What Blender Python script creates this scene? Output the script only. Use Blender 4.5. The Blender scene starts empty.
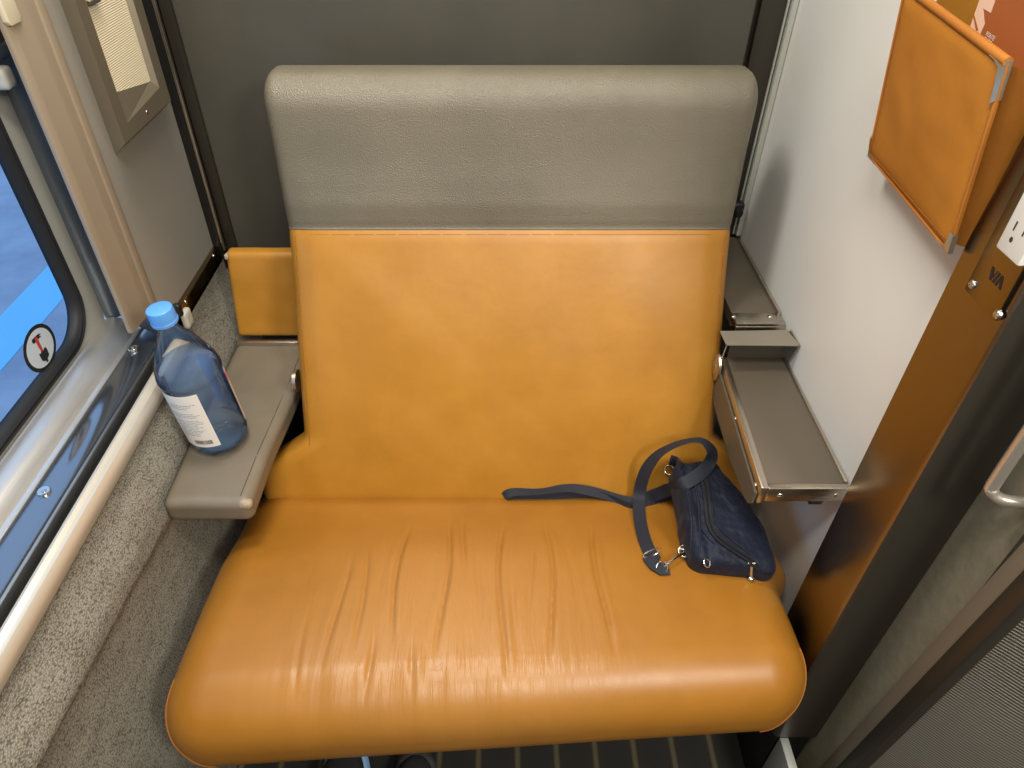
import bpy, bmesh, math, random
from mathutils import Vector, Matrix, noise
from mathutils.bvhtree import BVHTree
random.seed(4)
C = bpy.context.scene.collection
PI = math.pi

# ------------------------------------------------------------------ camera
CAM_Z, PITCH, FPX, UC = 1.41, math.radians(40.2), 700.0, 498.0
SP, CP = math.sin(PITCH), math.cos(PITCH)
cd = bpy.data.cameras.new('camera'); cam = bpy.data.objects.new('camera', cd); C.objects.link(cam)
cam.location = (0, 0, CAM_Z); cam.rotation_euler = (PI/2 - PITCH, 0, 0)
cd.sensor_width = 36; cd.lens = FPX*36/1024; cd.shift_x = (512-UC)/1024; cd.clip_start = .01
bpy.context.scene.camera = cam
CL = Vector((0, 0, CAM_Z))

def ray(u, v):
    x, y = (u-UC)/FPX, -(v-384)/FPX
    return Vector((x, CP + y*SP, -SP + y*CP))
def at(u, v, X=None, Y=None, Z=None):
    "point where the sight line of a photo pixel meets the plane X=, Y= or Z="
    d = ray(u, v)
    t = X/d.x if X is not None else Y/d.y if Y is not None else (Z-CAM_Z)/d.z
    return CL + d*t

# ------------------------------------------------------------------ materials
def lin(r, g, b):
    f = lambda c: (c/255/12.92) if c/255 <= .04045 else ((c/255+.055)/1.055)**2.4
    return (f(r), f(g), f(b), 1)
class NT:
    def __init__(s, name):
        s.m = bpy.data.materials.new(name); s.m.use_nodes = True
        s.t = s.m.node_tree; s.b = s.t.nodes['Principled BSDF']
    def n(s, typ, **kw):
        nd = s.t.nodes.new(typ)
        for k, v in kw.items():
            if k in nd.inputs: nd.inputs[k].default_value = v
            else: setattr(nd, k, v)
        return nd
    def l(s, a, b): s.t.links.new(a, b)
    def coord(s, scale=(1, 1, 1), rot=(0, 0, 0), kind='Object'):
        c = s.n('ShaderNodeTexCoord'); mp = s.n('ShaderNodeMapping')
        mp.inputs['Scale'].default_value = scale; mp.inputs['Rotation'].default_value = rot
        s.l(c.outputs[kind], mp.inputs['Vector']); return mp.outputs['Vector']
    def ramp(s, fac, stops):
        r = s.n('ShaderNodeValToRGB'); e = r.color_ramp.elements
        e[0].position, e[0].color = stops[0]; e[1].position, e[1].color = stops[-1]
        for p, c in stops[1:-1]:
            x = e.new(p); x.color = c
        s.l(fac, r.inputs['Fac']); return r.outputs['Color']
    def noise(s, vec, scale, detail=3, rough=.5):
        nd = s.n('ShaderNodeTexNoise'); nd.inputs['Scale'].default_value = scale
        nd.inputs['Detail'].default_value = detail; nd.inputs['Roughness'].default_value = rough
        s.l(vec, nd.inputs['Vector']); return nd.outputs['Fac']
    def bump(s, h, strength=.2, dist=.002, prev=None):
        b = s.n('ShaderNodeBump'); b.inputs['Strength'].default_value = strength
        b.inputs['Distance'].default_value = dist; s.l(h, b.inputs['Height'])
        if prev: s.l(prev, b.inputs['Normal'])
        s.l(b.outputs['Normal'], s.b.inputs['Normal']); return b.outputs['Normal']
def simple(name, col, rough=.5, metal=0, **kw):
    k = NT(name); k.b.inputs['Base Color'].default_value = col
    k.b.inputs['Roughness'].default_value = rough; k.b.inputs['Metallic'].default_value = metal
    for a, v in kw.items(): k.b.inputs[a].default_value = v
    return k.m

def leather(name, c0, c1, rough, grain=900, gs=.12, mottled=7, grime=None, worn=None):
    k = NT(name); v = k.coord()
    n1 = k.noise(v, mottled, 5, .6)
    col = k.ramp(n1, [(.25, c0), (.75, c1)])
    k.l(col, k.b.inputs['Base Color'])
    r = k.n('ShaderNodeMapRange'); r.inputs['To Min'].default_value = rough-.06; r.inputs['To Max'].default_value = rough+.08
    k.l(k.noise(v, 25, 4), r.inputs['Value']); k.l(r.outputs[0], k.b.inputs['Roughness'])
    vo = k.n('ShaderNodeTexVoronoi'); vo.inputs['Scale'].default_value = grain; k.l(v, vo.inputs['Vector'])
    p = k.bump(vo.outputs['Distance'], gs, .0012)
    k.bump(k.noise(v, 60, 4), .08, .004, p)
    return k.m
def brushed(name, col, rough=.3, metal=1.0, direction=(1, 1, 60), amt=.12):
    k = NT(name); v = k.coord(direction)
    k.b.inputs['Base Color'].default_value = col; k.b.inputs['Metallic'].default_value = metal
    r = k.n('ShaderNodeMapRange'); r.inputs['To Min'].default_value = rough-amt*.6; r.inputs['To Max'].default_value = rough+amt
    nz = k.noise(v, 14, 3); k.l(nz, r.inputs['Value']); k.l(r.outputs[0], k.b.inputs['Roughness'])
    k.bump(nz, .05, .001)
    return k.m

M = {}
M['orange'] = leather('orange_leather', lin(160, 108, 29), lin(182, 127, 42), .40, 1100, .07)
M['orange_rough'] = leather('orange_grained_leather', lin(176, 110, 30), lin(192, 126, 44), .48, 700, .10)
M['grey_leather'] = leather('grey_grained_leather', lin(104, 98, 82), lin(118, 111, 94), .36, 560, .6)
M['arm_leather'] = leather('armrest_leather', lin(110, 100, 84), lin(124, 114, 97), .42, 800, .10)
M['worn'] = leather('worn_leather_edge', lin(190, 172, 145), lin(150, 135, 112), .7, 500, .5, 120)
M['thread'] = simple('dark_thread', lin(78, 68, 54), .8)
M['tan_thread'] = simple('tan_thread', lin(150, 90, 28), .8)
M['tan_pipe'] = leather('tan_piping', lin(170, 104, 36), lin(190, 120, 48), .45)
M['dark_panel'] = leather('dark_laminate', lin(70, 68, 60), lin(78, 75, 66), .42, 900, .05)
M['dark_trim'] = simple('dark_bronze_trim', lin(58, 54, 46), .35, .4)
M['black'] = simple('black_plastic', lin(22, 21, 20), .45)
M['rubber'] = simple('black_rubber', lin(20, 21, 23), .55)
M['alu'] = brushed('aluminium_strip', lin(205, 208, 198), .35, .5)
M['steel'] = brushed('brushed_steel', lin(205, 196, 182), .30)
M['steel_x'] = brushed('brushed_steel_across', lin(200, 190, 175), .26, 1, (2, 60, 60))
M['post'] = simple('door_post_steel', lin(142, 131, 112), .25, 1)
M['chrome'] = simple('chrome', lin(225, 222, 215), .12, 1)
M['bracket'] = simple('brass_nickel_bracket', lin(206, 200, 184), .36, .85)
M['screw'] = simple('screw_metal', lin(215, 210, 200), .22, 1)
M['sill'] = brushed('sill_metal', lin(214, 210, 204), .36, .75, (60, 1.5, 60))
M['wallgrey'] = brushed('grey_wall_metal', lin(168, 162, 150), .45, .3, (40, 40, 2))
M['reveal'] = brushed('window_reveal_metal', lin(176, 160, 138), .42, .2, (40, 40, 2))
M['channel'] = brushed('blind_channel_metal', lin(126, 134, 142), .33, .75, (40, 40, 2))
M['cream'] = simple('cream_plastic', lin(226, 216, 186), .5)
M['cream_frame'] = simple('cream_window_frame', lin(196, 192, 178), .45)
M['ledge'] = simple('glossy_dark_ledge', lin(150, 152, 156), .14, .9)
M['lamp_housing'] = brushed('lamp_housing_metal', lin(158, 148, 130), .38, .6)
M['lamp_dark'] = simple('lamp_front_bronze', lin(118, 108, 90), .42, .3)
M['tray'] = simple('taupe_laminate', lin(96, 87, 74), .42)
M['tray_side'] = simple('olive_side_plate', lin(100, 92, 76), .45, .2)
M['navy'] = None
k = NT('navy_nylon'); v = k.coord()
k.l(k.ramp(k.noise(v, 40, 4), [(.3, lin(13, 18, 33)), (.75, lin(22, 29, 48))]), k.b.inputs['Base Color'])
k.b.inputs['Roughness'].default_value = .62
k.b.inputs['Sheen Weight'].default_value = .04; k.b.inputs['Specular IOR Level'].default_value = .3
p = k.bump(k.noise(v, 900, 2), .25, .0008); k.bump(k.noise(v, 45, 4, .6), .55, .006, p); M['navy'] = k.m
k = NT('navy_webbing'); v = k.coord((1, 1, 1))
k.b.inputs['Base Color'].default_value = lin(32, 36, 47); k.b.inputs['Roughness'].default_value = .75
k.bump(k.noise(v, 1400, 1), .5, .001); M['web'] = k.m
M['navy_dark'] = simple('navy_zip_tape', lin(16, 19, 30), .6)
M['white_plastic'] = simple('white_plastic', lin(236, 234, 226), .4)
M['slot'] = simple('dark_slot', lin(60, 58, 54), .7)
M['black_ink'] = simple('black_ink', lin(24, 22, 20), .6)
M['red_ink'] = simple('red_ink', lin(190, 60, 50), .6)
M['sticker_white'] = simple('sticker_pale', lin(200, 208, 214), .55)
M['brochure'] = simple('brochure_brown', lin(156, 86, 42), .5)
M['brochure_pale'] = simple('brochure_pale_pink', lin(222, 186, 160), .5)
M['paper'] = simple('white_paper', lin(240, 235, 225), .6)
M['print_grey'] = simple('grey_print', lin(150, 152, 160), .7)
k = NT('label_back_blue'); k.b.inputs['Base Color'].default_value = lin(200, 214, 244)
_t = k.n('ShaderNodeBsdfTranslucent'); _t.inputs['Color'].default_value = lin(200, 214, 244); _m = k.n('ShaderNodeMixShader'); _m.inputs[0].default_value = .5
k.l(k.b.outputs[0], _m.inputs[1]); k.l(_t.outputs[0], _m.inputs[2]); k.l(_m.outputs[0], k.t.nodes['Material Output'].inputs['Surface']); M['label_blue'] = k.m
M['label_beige'] = simple('label_edge_beige', lin(225, 205, 185), .6)
M['label_pink'] = simple('label_pink', lin(226, 120, 110), .6)
M['shoe_blue'] = simple('pale_blue_rubber', lin(120, 160, 200), .5)
M['shoe_dark'] = leather('dark_shoe_mesh', lin(38, 38, 42), lin(52, 50, 50), .7, 900, .4)
M['gold'] = None
# blue bottle cap
k = NT('blue_cap_plastic'); k.b.inputs['Base Color'].default_value = lin(92, 160, 232); k.b.inputs['Roughness'].default_value = .4
k.b.inputs['Subsurface Weight'].default_value = .0; M['cap'] = k.m
# thin clear PET: mostly see-through with fresnel reflection
k = NT('clear_pet'); t = k.t
tr = k.n('ShaderNodeBsdfTransparent'); tr.inputs['Color'].default_value = (.96, .98, 1, 1)
gl = k.n('ShaderNodeBsdfGlossy'); gl.inputs['Roughness'].default_value = .06
lw = k.n('ShaderNodeLayerWeight'); lw.inputs['Blend'].default_value = .16
mx = k.n('ShaderNodeMixShader'); k.l(lw.outputs['Fresnel'], mx.inputs[0]); k.l(tr.outputs[0], mx.inputs[1]); k.l(gl.outputs[0], mx.inputs[2])
k.l(mx.outputs[0], t.nodes['Material Output'].inputs['Surface']); M['pet'] = k.m
k = NT('bottle_water'); t = k.t
tr = k.n('ShaderNodeBsdfTransparent'); tr.inputs['Color'].default_value = (.84, .92, 1, 1)
t0_ = k.n('ShaderNodeBsdfTranslucent'); t0_.inputs['Color'].default_value = (.50, .74, 1, 1)
d0_ = k.n('ShaderNodeBsdfDiffuse'); d0_.inputs['Color'].default_value = (.36, .60, 1, 1)  # blue scatter in the colour stands in for window light caught by the water
tl = k.n('ShaderNodeMixShader'); tl.inputs[0].default_value = .5; k.l(d0_.outputs[0], tl.inputs[1]); k.l(t0_.outputs[0], tl.inputs[2])
gl = k.n('ShaderNodeBsdfGlossy'); gl.inputs['Roughness'].default_value = .03
lw = k.n('ShaderNodeLayerWeight'); lw.inputs['Blend'].default_value = .16
m1 = k.n('ShaderNodeMixShader'); m1.inputs[0].default_value = .26; k.l(tr.outputs[0], m1.inputs[1]); k.l(tl.outputs[0], m1.inputs[2])
mx = k.n('ShaderNodeMixShader'); k.l(lw.outputs['Fresnel'], mx.inputs[0]); k.l(m1.outputs[0], mx.inputs[1]); k.l(gl.outputs[0], mx.inputs[2])
k.l(mx.outputs[0], t.nodes['Material Output'].inputs['Surface']); M['water'] = k.m
# window glass
k = NT('window_glass'); t = k.t
tr = k.n('ShaderNodeBsdfTransparent'); tr.inputs['Color'].default_value = (.80, .90, 1, 1)
gl = k.n('ShaderNodeBsdfGlossy'); gl.inputs['Roughness'].default_value = .01
lw = k.n('ShaderNodeLayerWeight'); lw.inputs['Blend'].default_value = .15
mx = k.n('ShaderNodeMixShader'); k.l(lw.outputs['Fresnel'], mx.inputs[0]); k.l(tr.outputs[0], mx.inputs[1]); k.l(gl.outputs[0], mx.inputs[2])
k.l(mx.outputs[0], t.nodes['Material Output'].inputs['Surface']); M['glass'] = k.m
# painted right wall
k = NT('pale_grey_wall'); v = k.coord()
k.l(k.ramp(k.noise(v, 3, 4), [(.3, lin(226, 225, 218)), (.7, lin(236, 235, 228))]), k.b.inputs['Base Color'])
k.b.inputs['Roughness'].default_value = .38; k.bump(k.noise(v, 500, 2), .03, .001); M['wall_pale'] = k.m
# woven carpet on wall
def carpet(name, a, b, c):
    k = NT(name); v = k.coord((1, 1, 1))
    vo = k.n('ShaderNodeTexVoronoi'); vo.inputs['Scale'].default_value = 430; k.l(k.coord((1, .75, 1.25)), vo.inputs['Vector'])
    n2 = k.noise(k.coord((1, .35, 1)), 60, 4); inv0 = k.n('ShaderNodeMath', operation='SUBTRACT'); inv0.inputs[0].default_value = 1; k.l(vo.outputs['Distance'], inv0.inputs[1])
    mixv = k.n('ShaderNodeMath', operation='MULTIPLY_ADD'); k.l(inv0.outputs[0], mixv.inputs[0]); mixv.inputs[1].default_value = .75
    m3 = k.n('ShaderNodeMath', operation='MULTIPLY'); k.l(n2, m3.inputs[0]); m3.inputs[1].default_value = .35; k.l(m3.outputs[0], mixv.inputs[2])
    k.l(k.ramp(mixv.outputs[0], [(.30, c), (.58, b), (.82, a)]), k.b.inputs['Base Color'])
    k.b.inputs['Roughness'].default_value = .95; k.b.inputs['Specular IOR Level'].default_value = .1
    inv = k.n('ShaderNodeMath', operation='SUBTRACT'); inv.inputs[0].default_value = 1; k.l(vo.outputs['Distance'], inv.inputs[1])
    k.bump(inv.outputs[0], .55, .0016)
    return k.m
M['carpet'] = carpet('grey_loop_carpet', lin(160, 155, 141), lin(136, 131, 118), lin(92, 88, 79))
# floor
k = NT('dark_striped_carpet'); v = k.coord()
w = k.n('ShaderNodeTexWave', wave_type='BANDS', bands_direction='X'); w.inputs['Scale'].default_value = 4.2; k.l(v, w.inputs['Vector'])
k.l(k.ramp(w.outputs['Fac'], [(.0, lin(40, 38, 34)), (.93, lin(44, 41, 36)), (1, lin(92, 84, 62))]), k.b.inputs['Base Color'])
k.b.inputs['Roughness'].default_value = .95; k.bump(k.noise(v, 600, 2), .6, .003); M['floor'] = k.m
M['ceiling'] = simple('pale_ceiling', lin(205, 198, 182), .6)
M['far_wall'] = simple('dim_far_wall', lin(120, 110, 92), .6)
# ribbed curtain
k = NT('ribbed_curtain'); v = k.coord()
w = k.n('ShaderNodeTexWave', wave_type='BANDS', bands_direction='Z'); w.inputs['Scale'].default_value = 62; k.l(v, w.inputs['Vector'])
k.l(k.ramp(w.outputs['Fac'], [(.1, lin(108, 102, 90)), (.8, lin(168, 160, 142))]), k.b.inputs['Base Color'])
k.b.inputs['Roughness'].default_value = .8; k.bump(w.outputs['Fac'], .5, .002); M['curtain'] = k.m
k = NT('olive_door_laminate'); v = k.coord()
k.l(k.ramp(k.noise(v, 90, 5), [(.3, lin(112, 107, 88)), (.7, lin(126, 120, 100))]), k.b.inputs['Base Color'])
k.b.inputs['Roughness'].default_value = .55; M['door'] = k.m
M['jamb'] = simple('dark_jamb', lin(50, 46, 38), .45, .05)
M['door_edge'] = simple('brown_door_edge', lin(122, 110, 92), .5, 0)
# lamp diffuser
k = NT('ribbed_cream_diffuser'); v = k.coord()
w = k.n('ShaderNodeTexWave', wave_type='BANDS', bands_direction='Z'); w.inputs['Scale'].default_value = 105; k.l(v, w.inputs['Vector'])
k.l(k.ramp(w.outputs['Fac'], [(.0, lin(196, 178, 140)), (1, lin(238, 226, 194))]), k.b.inputs['Base Color'])
k.b.inputs['Emission Color'].default_value = (1, .86, .62, 1); k.b.inputs['Emission Strength'].default_value = .10
k.bump(w.outputs['Fac'], .5, .002); M['diffuser'] = k.m
# outside platform
k = NT('platform_concrete'); v = k.coord()
k.l(k.ramp(k.noise(v, 2.2, 5, .6), [(.3, lin(140, 150, 168)), (.7, lin(168, 178, 194))]), k.b.inputs['Base Color'])
k.b.inputs['Roughness'].default_value = .8; M['platform'] = k.m
M['stripe'] = simple('platform_blue_stripe', lin(120, 200, 238), .6)

# ------------------------------------------------------------------ object helpers
def link(name, me, mat=None, parent=None, smooth=True):
    o = bpy.data.objects.new(name, me); C.objects.link(o)
    if mat is not None:
        for m in (mat if isinstance(mat, (list, tuple)) else [mat]): me.materials.append(m)
    if smooth:
        for p in me.polygons: p.use_smooth = True
    if parent is not None: o.parent = parent; o.matrix_parent_inverse = parent.matrix_world.inverted()
    return o
def obj(name, bm, mat=None, parent=None, smooth=True, sharp=40):
    bmesh.ops.recalc_face_normals(bm, faces=bm.faces)
    me = bpy.data.meshes.new(name); bm.to_mesh(me); bm.free()
    o = link(name, me, mat, None, smooth)
    if smooth:
        try: me.set_sharp_from_angle(angle=math.radians(sharp))
        except Exception: pass
    if parent is not None:
        o.parent = parent
        o.matrix_parent_inverse = Matrix.Translation(-Vector(parent.location))
    return o
def thing(name, label, cat, loc, group=None):
    o = bpy.data.objects.new(name, None); C.objects.link(o); o.location = loc; o.empty_display_size = .05
    o['label'] = label; o['category'] = cat
    if group: o['group'] = group
    return o
def tag(o, label, cat, group=None):
    o['label'] = label; o['category'] = cat
    if group: o['group'] = group
    return o
def struct(o): o['kind'] = 'structure'; return o

def bx(bm, x0, x1, y0, y1, z0, z1, bev=0, seg=2):
    t = bmesh.new(); bmesh.ops.create_cube(t, size=1)
    for v in t.verts: v.co = Vector(((x0+x1)/2+v.co.x*(x1-x0), (y0+y1)/2+v.co.y*(y1-y0), (z0+z1)/2+v.co.z*(z1-z0)))
    if bev: bmesh.ops.bevel(t, geom=list(t.edges), offset=bev, segments=seg, affect='EDGES', profile=.5)
    join(bm, t); return bm
def join(bm, t):
    me = bpy.data.meshes.new('tmp'); t.to_mesh(me); t.free(); bm.from_mesh(me); bpy.data.meshes.remove(me)
def box(x0, x1, y0, y1, z0, z1, bev=0, seg=2): return bx(bmesh.new(), x0, x1, y0, y1, z0, z1, bev, seg)
def prism(poly, axis, a, b, bev=0):
    "closed 2D outline extruded along an axis from a to b"
    bm = bmesh.new()
    def mk(p, h): return {'x': (h, p[0], p[1]), 'y': (p[0], h, p[1]), 'z': (p[0], p[1], h)}[axis]
    A = [bm.verts.new(mk(p, a)) for p in poly]; B = [bm.verts.new(mk(p, b)) for p in poly]
    bm.faces.new(A); bm.faces.new(B[::-1]); n = len(poly)
    for i in range(n): bm.faces.new((A[i], B[i], B[(i+1) % n], A[(i+1) % n]))
    if bev: bmesh.ops.bevel(bm, geom=list(bm.edges), offset=bev, segments=2, affect='EDGES', profile=.5)
    return bm
def sheet(prof, axis, a, b, n=1, fn=None):
    "open 2D profile swept along an axis"
    bm = bmesh.new(); rows = []
    for i in range(n+1):
        h = a+(b-a)*i/n
        rows.append([bm.verts.new(fn(p, h) if fn else {'x': (h, p[0], p[1]), 'y': (p[0], h, p[1]), 'z': (p[0], p[1], h)}[axis]) for p in prof])
    for i in range(n):
        for j in range(len(prof)-1): bm.faces.new((rows[i][j], rows[i+1][j], rows[i+1][j+1], rows[i][j+1]))
    return bm
def catmull(pts, n=8, closed=False):
    P = [Vector(p) for p in pts]; out = []; L = len(P)
    rng = range(L if closed else L-1)
    g = (lambda i: P[i % L]) if closed else (lambda i: P[max(0, min(L-1, i))])
    for i in rng:
        a, b, c, d = g(i-1), g(i), g(i+1), g(i+2)
        for k in range(n):
            t = k/n
            out.append(.5*((2*b)+(c-a)*t+(2*a-5*b+4*c-d)*t*t+(3*b-a-3*c+d)*t**3))
    if not closed: out.append(P[-1].copy())
    return out
def tube(pts, r, seg=8, closed=False, caps=True, bm=None):
    bm = bm or bmesh.new(); P = [Vector(p) for p in pts]; n = len(P); rings = []
    t0 = ((P[1]-P[0])).normalized(); up = Vector((0, 0, 1)) if abs(t0.z) < .9 else Vector((1, 0, 0))
    N = t0.cross(up).normalized()
    for i in range(n):
        a = P[(i-1) % n] if (closed or i > 0) else P[i]; b = P[(i+1) % n] if (closed or i < n-1) else P[i]
        T = (b-a).normalized(); N = (N - T*N.dot(T)).normalized(); B = T.cross(N)
        rr = r(i/(n-1)) if callable(r) else r
        rings.append([bm.verts.new(P[i]+(N*math.cos(2*PI*k/seg)+B*math.sin(2*PI*k/seg))*rr) for k in range(seg)])
    for i in range(n if closed else n-1):
        A, Bq = rings[i], rings[(i+1) % n]
        for k in range(seg): bm.faces.new((A[k], A[(k+1) % seg], Bq[(k+1) % seg], Bq[k]))
    if caps and not closed: bm.faces.new(rings[0][::-1]); bm.faces.new(rings[-1])
    return bm
def lathe(prof, seg=40, bm=None, caps=False):
    bm = bm or bmesh.new(); rings = []
    for r, z in prof: rings.append([bm.verts.new((r*math.cos(2*PI*k/seg), r*math.sin(2*PI*k/seg), z)) for k in range(seg)])
    for a, b in zip(rings, rings[1:]):
        for k in range(seg): bm.faces.new((a[k], a[(k+1) % seg], b[(k+1) % seg], b[k]))
    if caps: bm.faces.new(rings[0][::-1]); bm.faces.new(rings[-1])
    return bm
def rbox(h, r, n, fn=None, bm=None):
    "soft box: half sizes h, corner radii r, grid counts n, fn maps each point"
    bm = bm or bmesh.new(); cache = {}
    def vert(p):
        key = tuple(round(c, 6) for c in p)
        if key in cache: return cache[key]
        q = []; c0 = []
        for i in range(3):
            inn = h[i]-r[i]; c = max(-inn, min(inn, p[i])); c0.append(c); q.append((p[i]-c)/r[i] if r[i] else 0)
        L = math.sqrt(sum(x*x for x in q)) or 1
        co = Vector([c0[i]+q[i]/L*r[i] for i in range(3)])
        cache[key] = bm.verts.new(fn(co) if fn else co); return cache[key]
    for ax in range(3):
        a, b = (ax+1) % 3, (ax+2) % 3
        for s in (-1, 1):
            for i in range(n[a]):
                for j in range(n[b]):
                    vs = []
                    for di, dj in ((0, 0), (1, 0), (1, 1), (0, 1)):
                        p = [0, 0, 0]; p[ax] = s*h[ax]
                        p[a] = -h[a]+2*h[a]*(i+di)/n[a]; p[b] = -h[b]+2*h[b]*(j+dj)/n[b]; vs.append(vert(p))
                    try: bm.faces.new(vs if s > 0 else vs[::-1])
                    except ValueError: pass
    return bm
def ribbon(pts, width, thick, wdirs):
    "flat strap: pts with a width direction at each"
    bm = bmesh.new(); rows = []
    n = len(pts)
    for i, p in enumerate(pts):
        T = (pts[min(n-1, i+1)]-pts[max(0, i-1)]).normalized()
        W = (wdirs[i]-T*wdirs[i].dot(T)).normalized(); N = T.cross(W).normalized()
        rows.append([bm.verts.new(p+W*a*width/2+N*b*thick/2) for a, b in ((-1, -1), (1, -1), (1, 1), (-1, 1))])
    for A, B in zip(rows, rows[1:]):
        for k in range(4): bm.faces.new((A[k], A[(k+1) % 4], B[(k+1) % 4], B[k]))
    bm.faces.new(rows[0][::-1]); bm.faces.new(rows[-1]); return bm
def disc_screw(name, p, nrm, r, parent, mat=None):
    bm = lathe([(0, .45*r), (.55*r, .42*r), (.85*r, .25*r), (r, 0), (r, -.4*r)], 16)
    cr = bx(bmesh.new(), -.55*r, .55*r, -.1*r, .1*r, .3*r, .47*r); bx(cr, -.1*r, .1*r, -.55*r, .55*r, .3*r, .47*r)
    join(bm, cr)
    rot = Vector(nrm).to_track_quat('Z', 'Y').to_matrix().to_4x4()
    bmesh.ops.transform(bm, matrix=Matrix.Translation(p) @ rot, verts=bm.verts)
    return obj(name, bm, mat or M['screw'], parent)
def ss(a, b, x):
    t = max(0, min(1, (x-a)/(b-a))); return t*t*(3-2*t)
def flat(polys, O, U, V, mat, name, parent, thick=.0004):
    "2D polygons as thin raised shapes on the plane O + a*U + b*V"
    N = Vector(U).cross(Vector(V)).normalized(); bm = bmesh.new()
    for poly in polys:
        A = [bm.verts.new(O+U*a+V*b+N*thick) for a, b in poly]; B = [bm.verts.new(O+U*a+V*b) for a, b in poly]
        n = len(poly); bm.faces.new(A); bm.faces.new(B[::-1])
        for i in range(n): bm.faces.new((A[i], A[(i+1) % n], B[(i+1) % n], B[i]))
    return obj(name, bm, mat, parent, smooth=False)
def text_mesh(s, size, name, O, U, V, mat, parent, thick=.0003):
    cu = bpy.data.curves.new('t', 'FONT'); cu.body = s; cu.size = size; cu.extrude = thick
    to = bpy.data.objects.new('t', cu); C.objects.link(to)
    dg = bpy.context.evaluated_depsgraph_get(); me = bpy.data.meshes.new_from_object(to.evaluated_get(dg))
    bpy.data.objects.remove(to); N = Vector(U).cross(Vector(V)).normalized()
    for v in me.vertices: v.co = O+U*v.co.x+V*v.co.y+N*(v.co.z+thick)
    o = link(name, me, mat, None, False)
    o.parent = parent; o.matrix_parent_inverse = Matrix.Translation(-Vector(parent.location)); return o

# ================================================================== THE SETTING
XL, XR, YB, YF, ZC = -.577, .485, 1.28, -1.0, 2.15
XG = -.70                       # window glass plane
XP = .455                       # door post face
struct(obj('floor', box(-.78, 1.3, YF-.05, YB+.05, -.05, 0), M['floor'], smooth=False))
struct(obj('ceiling', box(-.78, 1.3, YF-.05, YB+.05, ZC, ZC+.05), M['ceiling'], smooth=False))
struct(obj('wall_back', box(-.72, .6, YB, YB+.05, 0, ZC), M['dark_trim'], smooth=False))
struct(obj('wall_front', box(-.78, 1.3, YF-.05, YF, 0, ZC), M['far_wall'], smooth=False))
struct(obj('wall_right', box(XR, XR+.05, .56, YB, 0, ZC), M['wall_pale'], smooth=False))
struct(obj('wall_corridor', box(1.25, 1.3, YF, .62, 0, ZC), M['far_wall'], smooth=False))
# left wall upper metal panel between window and rear corner
struct(obj('wall_left', box(-.597, XL, .991, YB, .63, ZC), M['wallgrey'], smooth=False))
# reveal of the window: splayed metal strip
rv = prism([(XL-.003, .978), (-.652, 1.018), (-.652, 1.06), (XL-.003, 1.06)], 'z', .69, ZC, .0015)
struct(obj('trim_15', rv, M['channel']))
rp = prism([(XL, .988), (XL, .950), (-.579, .915), (-.582, .903), (-.589, .903), (-.589, .988)], 'z', .752, ZC, .0012)
struct(obj('trim_1', rp, M['reveal']))
struct(obj('trim_2', box(XL-.006, XL+.003, .972, .990, .695, ZC, .002), M['reveal']))
# concave channel for the blind beside the glass
pr = [(-.650, 1.019), (-.653, 1.030), (-.658, 1.042), (-.665, 1.048), (-.674, 1.047), (-.682, 1.040), (-.686, 1.034), (-.693, 1.031), (XG, 1.030)]
struct(obj('trim_3', sheet(pr, 'z', .69, ZC), M['channel']))

# window 1: frame plate with rounded opening, ridged rubber gasket, glass
def rrect(y0, y1, z0, z1, r, n=10):
    P = []
    for cy, cz, a0 in ((y1-r, z1-r, 0), (y0+r, z1-r, 90), (y0+r, z0+r, 180), (y1-r, z0+r, 270)):
        for i in range(n+1):
            a = math.radians(a0+90*i/n); P.append((cy+r*math.cos(a), cz+r*math.sin(a)))
    return P
WY0, WY1, WZ0, WZ1 = -.35, .990, .700, 1.50
win = struct(bpy.data.objects.new('window_1', None)); C.objects.link(win); win.location = (XG, .3, .7)
inner = rrect(WY0, WY1, WZ0, WZ1, .075)
bm = bmesh.new()
a = [bm.verts.new((XG, y, z)) for y, z in inner]
outer = []
for y, z in inner:      # push each rim point straight out to the rectangular border
    cy, cz = (WY0+WY1)/2, (WZ0+WZ1)/2; hy, hz = (WY1-WY0)/2, (WZ1-WZ0)/2
    s = 1/max(abs(y-cy)/hy, abs(z-cz)/hz)
    yy, zz = cy+(y-cy)*s, cz+(z-cz)*s
    if abs(yy-WY1) < 1e-4: yy = 1.032
    if abs(yy-WY0) < 1e-4: yy = YF
    if abs(zz-WZ1) < 1e-4: zz = ZC
    if abs(zz-WZ0) < 1e-4: zz = .60
    outer.append(bm.verts.new((XG, yy, zz)))
n = len(inner)
for i in range(n): bm.faces.new((a[i], a[(i+1) % n], outer[(i+1) % n], outer[i]))
obj('window_frame', bm, M['cream_frame'], win, smooth=False)
gk = bmesh.new()
prof = [(.0, .003), (.004, .006), (.007, .003), (.009, .003), (.012, .006), (.016, .002), (.020, -.004), (.020, -.014)]
rings = []
for off, hh in prof:
    rr = rrect(WY0+off, WY1-off, WZ0+off, WZ1-off, .075-off*.6)
    rings.append([gk.verts.new((XG+hh, y, z)) for y, z in rr])
for A, B in zip(rings, rings[1:]):
    for i in range(n): gk.faces.new((A[i], A[(i+1) % n], B[(i+1) % n], B[i]))
obj('gasket', gk, M['rubber'], win)
bm = bmesh.new(); bm.faces.new([bm.verts.new((XG-.010, y, z)) for y, z in rrect(WY0+.018, WY1-.018, WZ0+.018, WZ1-.018, .064)])
obj('glass_pane', bm, M['glass'], win, smooth=False)

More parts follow.
